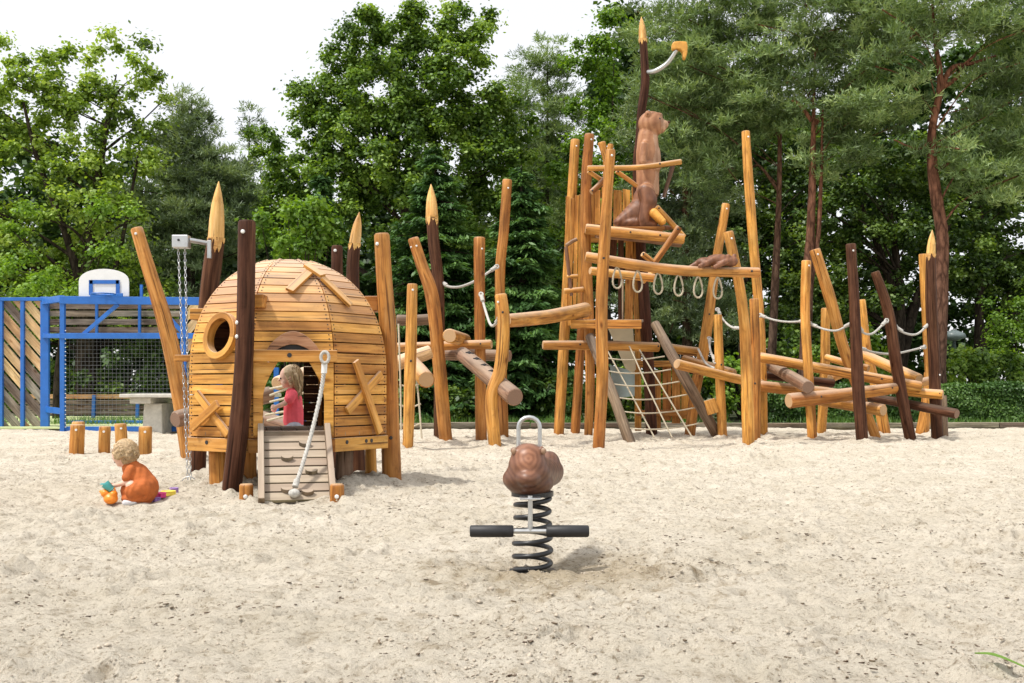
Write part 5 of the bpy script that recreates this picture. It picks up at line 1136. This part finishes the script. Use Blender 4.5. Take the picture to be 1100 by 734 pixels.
# ------------------------------------------------------------------ vegetation
def quads_obj(name, C_, A, B, tint, mat, parent=None):
    """rhombus leaves: centre C_, half-length vectors A, half-width vectors B"""
    n = len(C_); v = np.stack([C_-A, C_+B-A*.1, C_+A, C_-B-A*.1], 1).reshape(-1, 3)
    if parent is not None:
        root = parent
        while root.parent: root = root.parent
        v = v-np.array(MAT[root.name].translation)
    me = bpy.data.meshes.new(name); me.vertices.add(4*n); me.vertices.foreach_set('co', v.astype(np.float32).ravel())
    me.loops.add(4*n); me.loops.foreach_set('vertex_index', np.arange(4*n, dtype=np.int32)); me.polygons.add(n); me.polygons.foreach_set('loop_start', np.arange(0, 4*n, 4, dtype=np.int32)); me.update()
    a = me.attributes.new('tint', 'FLOAT', 'POINT'); a.data.foreach_set('value', np.repeat(np.clip(tint, 0, 1), 4).astype(np.float32))
    me.materials.append(M[mat]); o = bpy.data.objects.new(name, me); COL.objects.link(o)
    if parent is not None: o.parent = parent
    return o
def unit(v): return v/np.maximum(np.linalg.norm(v, axis=-1, keepdims=True), 1e-6)
def broad(cl, rc, per, L_, W_, rg, flat=.72, tb=0.0):
    n = len(cl)*per; c = np.repeat(cl, per, 0); r = np.repeat(rc, per)
    d = unit(rg.normal(size=(n, 3))); rad = np.abs(rg.normal(size=n))*.42+.25*rg.random(n)
    off = d*(rad*r)[:, None]; off[:, 2] *= flat; p = c+off
    nrm = unit(d*.5+np.array([0, 0, .75])+rg.normal(size=(n, 3))*.55); a = unit(np.cross(nrm, rg.normal(size=(n, 3)))); a[:, 2] -= .25; a = unit(a); b = unit(np.cross(nrm, a))
    s = rg.uniform(.6, 1.25, n)[:, None]; t = np.repeat(rg.uniform(.1, .78, len(cl)), per)+rg.normal(size=n)*.16+tb
    return p, a*L_/2*s, b*W_/2*s, t
def needles(cl, rc, tufts, blades, L_, W_, rg, tb=0.0):
    n = len(cl)*tufts; d = unit(rg.normal(size=(n, 3))); d[:, 2] = np.abs(d[:, 2])*1.0-.25
    tc = np.repeat(cl, tufts, 0)+d*(rg.random(n)**.5*np.repeat(rc, tufts))[:, None]*np.array([1, 1, .55])
    td = unit(d+np.array([0, 0, .5])+rg.normal(size=(n, 3))*.35); tt_ = np.repeat(rg.uniform(.0, .85, len(cl)), tufts)+rg.normal(size=n)*.12
    m_ = n*blades; c = np.repeat(tc, blades, 0); dd = unit(np.repeat(td, blades, 0)*.9+rg.normal(size=(m_, 3))*.62); l = L_*rg.uniform(.7, 1.2, m_)[:, None]
    b = unit(np.cross(dd, rg.normal(size=(m_, 3)))); return c+dd*l*.5+np.repeat(td, blades, 0)*rg.uniform(-.12, .12, m_)[:, None], dd*l*.5, b*W_/2, np.repeat(tt_, blades)+rg.normal(size=m_)*.1+tb
def tree(name, label, cat, bx, Y, trunk, lumps, kind, dens=1.0, mat=None, bark='bark', rc=(.30, .62), leaf=None, group=None, tw=14, seed=1, per=None, dy=.8, nl=26, tb=0.0, forks=()):
    rg = np.random.default_rng(seed); rr2 = random.Random(seed); X0 = XP(bx, Y); r = thing(name, Vector((X0, Y, 0)), label, cat, group)
    k = Y/F; pts = [P(a[0], a[1], Y+(a[2] if len(a) > 2 else 0)) for a in trunk]; w0 = tw*k/2
    base = Vector((X0, Y, -.15)); path = [base]+[p for p in sorted(pts, key=lambda p: p.z)]; n = len(path); rad = [w0*1.25]+[w0*(1-.93*(i/(n-1))**1.1) for i in range(1, n)]
    cl, cr = [], []
    for lm in lumps:
        px, py, ax, az = lm[:4]; c = np.array(P(px, py, Y+(lm[4] if len(lm) > 4 else 0))); R3 = np.array([ax*k, ax*k*dy, az*k])
        m_ = max(4, int(dens*17*(R3[0]*R3[1]*R3[2])**.62)); d = unit(rg.normal(size=(m_, 3))); q = (.38+.62*rg.random(m_)**.5)[:, None]
        cl.append(c+d*q*R3); cr.append(rg.uniform(rc[0], rc[1], m_))
    cl = np.concatenate(cl); cr = np.concatenate(cr); cl[:, 2] = np.maximum(cl[:, 2], .5)
    mb = MB(); mb.tube(path, rad, 14, 5, True, .5, .10, 0)
    pp, rr_ = catmull(path, rad, 5)
    lim = rr2.sample(range(len(cl)), min(nl, len(cl)))
    for j in lim:
        e = Vector(cl[j]); hd = math.hypot(e.x-X0, e.y-Y); zs_ = e.z-hd*rr2.uniform(.45, .9); zs_ = max(zs_, path[-1].z*.30+.3)
        i = min(range(len(pp)), key=lambda i: abs(pp[i].z-zs_)); s0 = pp[i]; rs = min(rr_[i]*.34, .07)*(.6 if kind == 'pine' else 1)
        m1 = s0.lerp(e, .5)+Vector((rr2.uniform(-.3, .3), rr2.uniform(-.3, .3), rr2.uniform(-.1, .45)))
        mb.tube([s0, m1, e], [rs, rs*.6, .018], 7, 4, False, .5, .06)
    for f in forks:
        q = [P(a[0], a[1], Y+(a[2] if len(a) > 2 else 0)) for a in f[0]]; mb.tube(q, [f[1]*k/2*(1-.7*i/(len(q)-1)) for i in range(len(q))], 9, 5, False, .5, .08)
    mb.build('trunk', bark, r)
    if kind == 'pine': A = needles(cl, cr, per or 24, 9, .17, .028, rg, tb); o = quads_obj('crown', *A, mat or 'pine', r)
    else:
        Ls, Ws = leaf or (.17, .12); A = broad(cl, cr, (per or 240)*85//100, Ls*.72, Ws*.72, rg, tb=tb); o = quads_obj('crown', *A, mat or 'oak', r)
    return r
def spruce(label, px, Y, ytop, ybot, hw, seed, mat='spruce', tiers=26, dens=1.0, group=None, tw=14):
    rg = np.random.default_rng(seed); k = Y/F; X0 = XP(px, Y); r = thing('spruce_tree', Vector((X0, Y, 0)), label, 'tree', group); zt, zb = P(0, ytop, Y).z, max(.25, P(0, ybot, Y).z)
    mb = MB(); mb.tube([(X0, Y, -.1), (X0+.03, Y, zt*.5), (X0, Y, zt)], [tw*k/2, tw*k/3, .02], 10, 4, True, .5, .05)
    Cs, As, Bs, Ts = [], [], [], []
    for i in range(tiers):
        f = (i+.4)/tiers; z = zt-(zt-zb)*f; ln = hw*k*(f**.75)*rg.uniform(.8, 1.08)+.15; nb = int(5+9*f)
        for j in range(nb):
            a = 2*math.pi*(j+rg.random())/nb; l = ln*rg.uniform(.65, 1.1); dr = np.array([math.cos(a), math.sin(a), 0]); zz_ = z+rg.uniform(-.25, .25)
            m_ = int((55+75*l)*dens); t = rg.random(m_)**.7; side = np.array([-dr[1], dr[0], 0]); wd = (.16+.30*np.sin(np.clip(t, .05, 1)*math.pi*.9))*min(1.3, .5+l*.3)
            s_ = rg.uniform(-1, 1, m_)*wd; sag = -.30*l*t**1.3+.14*l*t**4
            c = np.array([X0, Y, zz_])+dr*(t*l)[:, None]+side*s_[:, None]+np.array([0, 0, 1])*(sag-np.abs(s_)*.35+rg.normal(size=m_)*.035)[:, None]
            ad_ = unit(dr*.7+side*np.sign(s_)[:, None]*.6+np.array([0, 0, -.35])+rg.normal(size=(m_, 3))*.25); nn = unit(np.array([0, 0, 1])+rg.normal(size=(m_, 3))*.4)
            b = unit(np.cross(ad_, nn)); Cs.append(c); As.append(ad_*rg.uniform(.07, .13, m_)[:, None]); Bs.append(b*.03); Ts.append(rg.uniform(.15, .65)+rg.normal(size=m_)*.1+t*.25-.1)
            if rg.random() < .5: mb.tube([(X0, Y, zz_), tuple(np.array([X0, Y, zz_-.08*l])+dr*l*.5), tuple(np.array([X0, Y, zz_-.16*l])+dr*l*.9)], [.03, .018, .006], 5, 2, False, .5)
    mb.build('trunk', 'bark', r); quads_obj('crown', np.concatenate(Cs), np.concatenate(As), np.concatenate(Bs), np.concatenate(Ts), mat, r); return r
def shrub(label, px, Y, py, rx_, rz_, mat, seed, n=26, leaf=(.11, .08), per=200, name='shrub', rc=(.22, .42), group=None, tb=0.0):
    rg = np.random.default_rng(seed); k = Y/F; X0 = XP(px, Y); r = thing(name, Vector((X0, Y, 0)), label, 'shrub', group); c = np.array(P(px, py, Y)); c[1] += 0
    d = unit(rg.normal(size=(n, 3))); cl = c+d*(.3+.7*rg.random(n)**.5)[:, None]*np.array([rx_*k, rx_*k*.8, rz_*k]); cl[:, 2] = np.maximum(cl[:, 2], .2)
    mb = MB()
    for j in range(0, n, 2): mb.tube([(X0+rg.uniform(-.1, .1), Y, -.1), tuple(cl[j]*.5+np.array([X0, Y, .2])*.5), tuple(cl[j])], [.035, .02, .006], 6, 3, False)
    mb.build('stem', 'bark', r); A = broad(cl, rg.uniform(rc[0], rc[1], n), per, leaf[0], leaf[1], rg, .85, tb); quads_obj('foliage', *A, mat, r); return r

tree('maple_tree', 'tall airy pale green maple at the far left behind the sports cage', 'tree', 92, 31, [(92, 330), (100, 230), (112, 150), (125, 80)],
     [(128, 78, 42, 45), (150, 118, 32, 42), (108, 140, 50, 45), (62, 85, 34, 42), (30, 120, 45, 55), (-10, 90, 45, 55), (10, 190, 60, 50), (85, 205, 60, 45), (135, 195, 45, 45), (60, 265, 65, 45), (125, 265, 50, 35), (0, 260, 50, 45), (-50, 180, 60, 90), (30, 330, 70, 40), (150, 330, 60, 40)],
     'b', .8, 'maple', leaf=(.17, .13), tw=19, seed=3, per=230, nl=34, forks=[([(92, 330), (70, 250), (40, 170), (25, 110)], 10), ([(91, 350), (120, 300), (135, 240), (150, 160)], 8), ([(90, 345), (50, 305), (10, 250), (-30, 180)], 9)])
tree('maple_tree', 'lower bright maple bough tree in front of the left pine, behind the backboard', 'tree', 60, 28.5, [(62, 390), (70, 330)], [(118, 225, 26, 16), (105, 262, 30, 14), (28, 292, 44, 20), (55, 310, 55, 16), (20, 240, 30, 18)], 'b', .8, 'lime', leaf=(.15, .12), tw=8, seed=8, per=190, nl=12)
tree('pine_tree', 'dense grey-green pine beside the left maple', 'tree', 205, 34, [(205, 330), (205, 200), (206, 110)],
     [(206, 112, 16, 26), (200, 150, 36, 30), (215, 185, 48, 34), (180, 205, 46, 40), (205, 250, 66, 42), (165, 270, 45, 42), (245, 215, 35, 40), (190, 315, 70, 40), (208, 150, 26, 40), (190, 175, 40, 36), (230, 200, 40, 36), (205, 225, 56, 40)], 'pine', 1.6, 'pine2', tw=14, seed=5, bark='bark')
tree('pine_tree', 'thin feathery pine top showing between the left pine and the big broadleaf', 'tree', 266, 39, [(266, 330), (267, 220), (268, 125)], [(268, 132, 8, 20), (264, 165, 20, 26), (258, 205, 32, 34), (262, 255, 40, 40)], 'pine', 1.0, 'pine2', tw=8, seed=6, bark='bark')
tree('broadleaf_tree', 'mid-green broadleaf between the thin pine and the big dark broadleaf', 'tree', 300, 37, [(300, 350), (302, 250), (300, 160)], [(293, 150, 26, 32), (312, 185, 34, 36), (296, 230, 44, 40), (330, 250, 40, 40)], 'b', 1.0, 'oak', tw=10, seed=7, tb=.1)
tree('broadleaf_tree', 'biggest dark green broadleaf filling the top centre-left of the view', 'tree', 432, 36, [(432, 340), (436, 220), (440, 110)],
     [(448, 32, 44, 26), (405, 52, 44, 34), (486, 62, 46, 40), (370, 92, 44, 44), (440, 100, 70, 50), (515, 110, 42, 48), (340, 140, 32, 38), (390, 160, 60, 50), (470, 170, 66, 55), (530, 175, 40, 48), (350, 205, 48, 38), (440, 230, 80, 45), (530, 240, 50, 40), (300, 200, 40, 40), (330, 250, 50, 36), (345, 110, 34, 30), (545, 150, 32, 40), (420, 20, 36, 22), (500, 25, 34, 24), (400, 110, 60, 44), (480, 120, 60, 44), (440, 175, 80, 50), (555, 215, 30, 40)],
     'b', 1.05, 'oak', leaf=(.19, .13), tw=24, seed=9, per=290, nl=36)
spruce('dark spruce with drooping layered boughs behind the leaning middle posts', 468, 28.5, 165, 452, 118, 12, tiers=30, dens=1.4)
spruce('dark spruce standing just left of the tower with boughs reaching the sand', 560, 27.5, 178, 455, 88, 13, tiers=28, dens=1.4)
spruce('fresher green spruce rising directly behind the hut roof', 345, 28.0, 195, 452, 88, 14, mat='spruce', tiers=24, dens=1.4)
tree('pine_tree', 'second open pine crowding the slender one, lower and broader', 'tree', 560, 41.5, [(560, 330), (560, 200), (560, 110)], [(560, 110, 22, 26), (548, 150, 30, 34), (566, 190, 40, 36), (550, 240, 44, 40)], 'pine', 1.1, 'pine2', tw=9, seed=71, bark='bark')
shrub('bright green leafy bush above the left side of the hut roof', 318, 26.5, 245, 46, 34, 'lime', 15, n=34, leaf=(.13, .09), per=220, tb=-.15)
tree('pine_tree', 'slender open pine against the sky left of the mast', 'tree', 586, 40, [(586, 330), (588, 180), (588, 50)], [(588, 58, 18, 24), (574, 88, 30, 28), (606, 95, 28, 32), (575, 135, 44, 36), (610, 140, 36, 36), (598, 190, 46, 42), (575, 240, 48, 44), (615, 230, 40, 40), (590, 300, 60, 40)], 'pine', 1.2, 'pine', tw=9, seed=16, bark='bark')
tree('broadleaf_tree', 'yellow-green broadleaf against the sky directly behind the mast', 'tree', 655, 37, [(652, 340), (655, 200), (660, 60)], [(660, 22, 22, 22), (648, 60, 30, 28), (672, 90, 30, 32), (632, 100, 28, 30), (650, 150, 46, 36), (620, 180, 30, 34), (690, 160, 34, 40), (655, 220, 48, 40), (630, 60, 24, 26), (620, 270, 50, 40)], 'b', .75, 'lime', leaf=(.18, .13), tw=11, seed=17, tb=-.12)
tree('pine_tree', 'dark pine with low boughs behind the right side of the tower', 'tree', 738, 33, [(738, 330), (736, 200), (735, 60)], [(735, 200, 50, 44), (765, 240, 46, 50), (715, 262, 44, 46), (750, 305, 56, 46), (705, 325, 45, 40), (770, 350, 45, 34), (720, 150, 46, 40), (735, 95, 50, 40), (700, 200, 34, 40), (690, 130, 26, 40), (725, 50, 44, 36)], 'pine', 1.35, 'pine2', tw=14, seed=18, bark='pinebark')
tree('pine_tree', 'pine with a slim straight trunk just right of the tall tan tower post', 'tree', 826, 30, [(828, 400), (833, 300), (837, 200), (838, 100), (842, 20)],
     [(800, 10, 70, 34), (730, 30, 60, 40), (760, 78, 70, 40), (820, 60, 60, 45), (715, 95, 44, 40), (790, 125, 60, 38), (745, 140, 50, 36), (770, 185, 44, 30), (835, 128, 40, 26), (800, -50, 110, 50)], 'pine', 1.5, 'pine', tw=12, seed=19, bark='pinebark', nl=30, forks=[([(836, 205), (815, 178), (800, 186), (780, 178)], 4)])
tree('pine_tree', 'pine with a thick reddish twin trunk behind the gap right of the tower', 'tree', 858, 28, [(864, 400), (868, 300), (872, 215), (874, 130), (876, 40)],
     [(880, 20, 80, 40), (930, 130, 44, 30), (895, 165, 50, 26), (850, 80, 55, 40), (915, 75, 60, 45), (890, 120, 50, 22), (940, 30, 60, 40), (870, -40, 100, 40)], 'pine', 1.35, 'pine', tw=17, seed=20, bark='redbark', nl=26, forks=[([(866, 330), (878, 260), (882, 190), (884, 110)], 7), ([(872, 130), (858, 112), (850, 108)], 5), ([(873, 135), (890, 118), (900, 100)], 5)])
tree('pine_tree', 'pine with a curving red trunk behind the sharpened dark post on the right', 'tree', 1009, 25.6+.9, [(1008, 400), (1010, 330), (1012, 255), (1004, 200), (1001, 145), (1010, 90), (1004, 40), (1000, -20)],
     [(1000, -20, 120, 40), (1075, 40, 60, 40), (960, 50, 60, 36), (1085, 100, 50, 34), (1060, 140, 44, 22), (950, 105, 46, 30), (1100, 180, 50, 40), (1140, 100, 60, 80), (1040, 10, 60, 30), (960, 5, 50, 34), (1090, 20, 50, 34), (1010, 170, 40, 20), (1060, 200, 44, 26)], 'pine', 1.2, 'pine', tw=20, seed=21, bark='redbark', nl=22,
     forks=[([(1009, 100), (1022, 74), (1045, 68), (1070, 60)], 7), ([(1011, 95), (1026, 85), (1040, 66), (1048, 60)], 6), ([(1004, 45), (1022, 30), (1040, 10)], 6), ([(1000, 40), (985, 38), (970, 45)], 5), ([(1003, 150), (985, 160), (960, 150)], 4)])
tree('broadleaf_tree', 'dark green broadleaf with black forking trunk behind the log scramble', 'tree', 962, 36, [(964, 400), (966, 330), (962, 270), (955, 210)],
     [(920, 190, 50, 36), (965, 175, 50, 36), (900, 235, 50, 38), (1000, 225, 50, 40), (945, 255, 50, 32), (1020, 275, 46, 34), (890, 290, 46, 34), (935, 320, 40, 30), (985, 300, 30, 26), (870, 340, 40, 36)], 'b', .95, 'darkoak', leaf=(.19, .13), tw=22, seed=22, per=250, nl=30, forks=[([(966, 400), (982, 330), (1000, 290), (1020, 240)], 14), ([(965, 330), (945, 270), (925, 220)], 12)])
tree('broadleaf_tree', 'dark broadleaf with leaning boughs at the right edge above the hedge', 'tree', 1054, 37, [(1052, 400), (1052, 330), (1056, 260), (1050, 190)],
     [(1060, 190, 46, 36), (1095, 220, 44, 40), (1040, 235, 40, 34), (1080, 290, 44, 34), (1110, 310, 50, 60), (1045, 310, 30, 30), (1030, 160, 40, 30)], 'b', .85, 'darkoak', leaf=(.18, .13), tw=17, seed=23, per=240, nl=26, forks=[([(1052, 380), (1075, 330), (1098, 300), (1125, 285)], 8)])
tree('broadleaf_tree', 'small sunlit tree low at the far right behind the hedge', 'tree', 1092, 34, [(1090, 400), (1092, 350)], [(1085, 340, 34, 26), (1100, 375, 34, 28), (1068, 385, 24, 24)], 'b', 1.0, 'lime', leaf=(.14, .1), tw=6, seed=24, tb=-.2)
tree('broadleaf_tree', 'tall broadleaf rising behind the right-hand pines, dark green', 'tree', 800, 41, [(800, 330), (805, 200)], [(800, 170, 60, 50), (850, 240, 60, 50), (790, 260, 55, 50), (840, 330, 50, 50), (900, 170, 60, 50), (760, 100, 60, 60)], 'b', .85, 'darkoak', leaf=(.21, .15), tw=16, seed=25)
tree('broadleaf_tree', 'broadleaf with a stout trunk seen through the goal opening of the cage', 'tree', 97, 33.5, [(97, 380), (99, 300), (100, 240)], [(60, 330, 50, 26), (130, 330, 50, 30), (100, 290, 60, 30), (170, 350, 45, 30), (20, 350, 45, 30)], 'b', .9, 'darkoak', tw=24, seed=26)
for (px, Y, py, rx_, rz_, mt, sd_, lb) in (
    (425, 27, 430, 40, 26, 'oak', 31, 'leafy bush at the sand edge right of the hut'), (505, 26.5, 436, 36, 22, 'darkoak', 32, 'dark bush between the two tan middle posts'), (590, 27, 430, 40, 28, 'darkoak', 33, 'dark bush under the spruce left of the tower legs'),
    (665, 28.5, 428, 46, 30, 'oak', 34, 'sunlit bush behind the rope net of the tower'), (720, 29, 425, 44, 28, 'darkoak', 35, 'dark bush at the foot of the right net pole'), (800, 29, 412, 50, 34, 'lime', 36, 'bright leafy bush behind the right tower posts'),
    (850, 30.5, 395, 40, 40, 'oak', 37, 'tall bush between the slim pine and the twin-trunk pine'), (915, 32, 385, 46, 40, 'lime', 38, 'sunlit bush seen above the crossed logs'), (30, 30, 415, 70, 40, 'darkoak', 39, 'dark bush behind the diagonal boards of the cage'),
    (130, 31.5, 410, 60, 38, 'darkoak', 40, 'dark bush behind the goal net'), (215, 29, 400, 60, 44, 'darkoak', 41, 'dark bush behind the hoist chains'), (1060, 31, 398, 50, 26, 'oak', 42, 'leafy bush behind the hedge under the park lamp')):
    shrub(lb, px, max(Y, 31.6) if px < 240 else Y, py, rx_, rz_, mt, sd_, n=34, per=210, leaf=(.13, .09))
# far wood: one mass of leaves beyond the individual trees
rg = np.random.default_rng(50); N_ = 2100; x = rg.uniform(-34, 34, N_); y = rg.uniform(44, 56, N_); top = 9.2+1.6*np.sin(x*.31+1)+1.0*np.sin(x*.83)+np.where(x > 4, 6.5, 0)+np.where(np.abs(x+6) < 4, 0, 0)
z = .3+rg.random(N_)**.9*(top-.3); A = broad(np.stack([x, y, z], 1), rg.uniform(.8, 1.5, N_), 170, .34, .24, rg, .8)
tag(quads_obj('far_woods', *A, 'woods'), 'dense dark green wood closing the view far behind the trees', 'woodland', kind='stuff')
# clipped hedge
hd = thing('hedge', Vector((XP(1010, 26.1), 26.1, 0)), 'low clipped dark green hedge along the sand on the right', 'hedge'); rg = np.random.default_rng(60)
x0, x1 = XP(815, 25.9), XP(1190, 25.9); mb = MB(); mb.box(((x0+x1)/2, 26.35, .38), (0, .36, 0), (0, 0, .40), ((x1-x0)/2-.1, 0, 0), .1); mb.build('inner_twigs', 'bark', hd)
n = 90000; f = rg.random(n); X_ = rg.uniform(x0, x1, n); Y_ = np.where(f < .62, 25.92, np.where(f < .9, rg.uniform(25.92, 26.8, n), 26.8)); Z_ = np.where((f < .62) | (f > .9), rg.uniform(.02, .9, n), .9)
wob = .05*np.sin(X_*2.3)+.03*np.sin(X_*5.1+Z_*6)+.04*np.sin(Z_*9+X_*3); Z_ = Z_+np.where((f >= .62) & (f <= .9), wob, 0)+rg.normal(size=n)*.03; Y_ = Y_+wob+rg.normal(size=n)*.045
Cc = np.stack([X_, Y_, Z_], 1); nrm = unit(np.where((f < .62)[:, None], np.array([0, -.8, .5]), np.array([0, -.1, 1.]))+rg.normal(size=(n, 3))*.6); a = unit(np.cross(nrm, rg.normal(size=(n, 3)))); b = np.cross(nrm, a)
tn = .45+.25*np.sin(X_*1.7+Z_*4)+rg.normal(size=n)*.2; quads_obj('foliage', Cc, a*.035, b*.024, tn, 'hedge', hd)
# weeds along the timber edging
rg = np.random.default_rng(70); n = 26000; X_ = rg.uniform(-24, 24, n); Y_ = 24.0+rg.random(n)**1.5*3.0; keep = np.sin(X_*1.9)+np.sin(X_*.7+2)+rg.normal(size=n)*.7 > .2; X_, Y_ = X_[keep], Y_[keep]; n = len(X_)
a = unit(np.stack([rg.normal(size=n)*.45, rg.normal(size=n)*.45, np.ones(n)], 1)); h_ = rg.uniform(.04, .13, n)[:, None]; b = unit(np.cross(a, rg.normal(size=(n, 3))))
tag(quads_obj('verge_grass', np.stack([X_, Y_, np.full(n, .03)], 1)+a*h_, a*h_, b*.008, rg.uniform(0, .6, n), 'grass'), 'ragged green grass and weeds behind the edge of the sand', 'grass', kind='stuff')
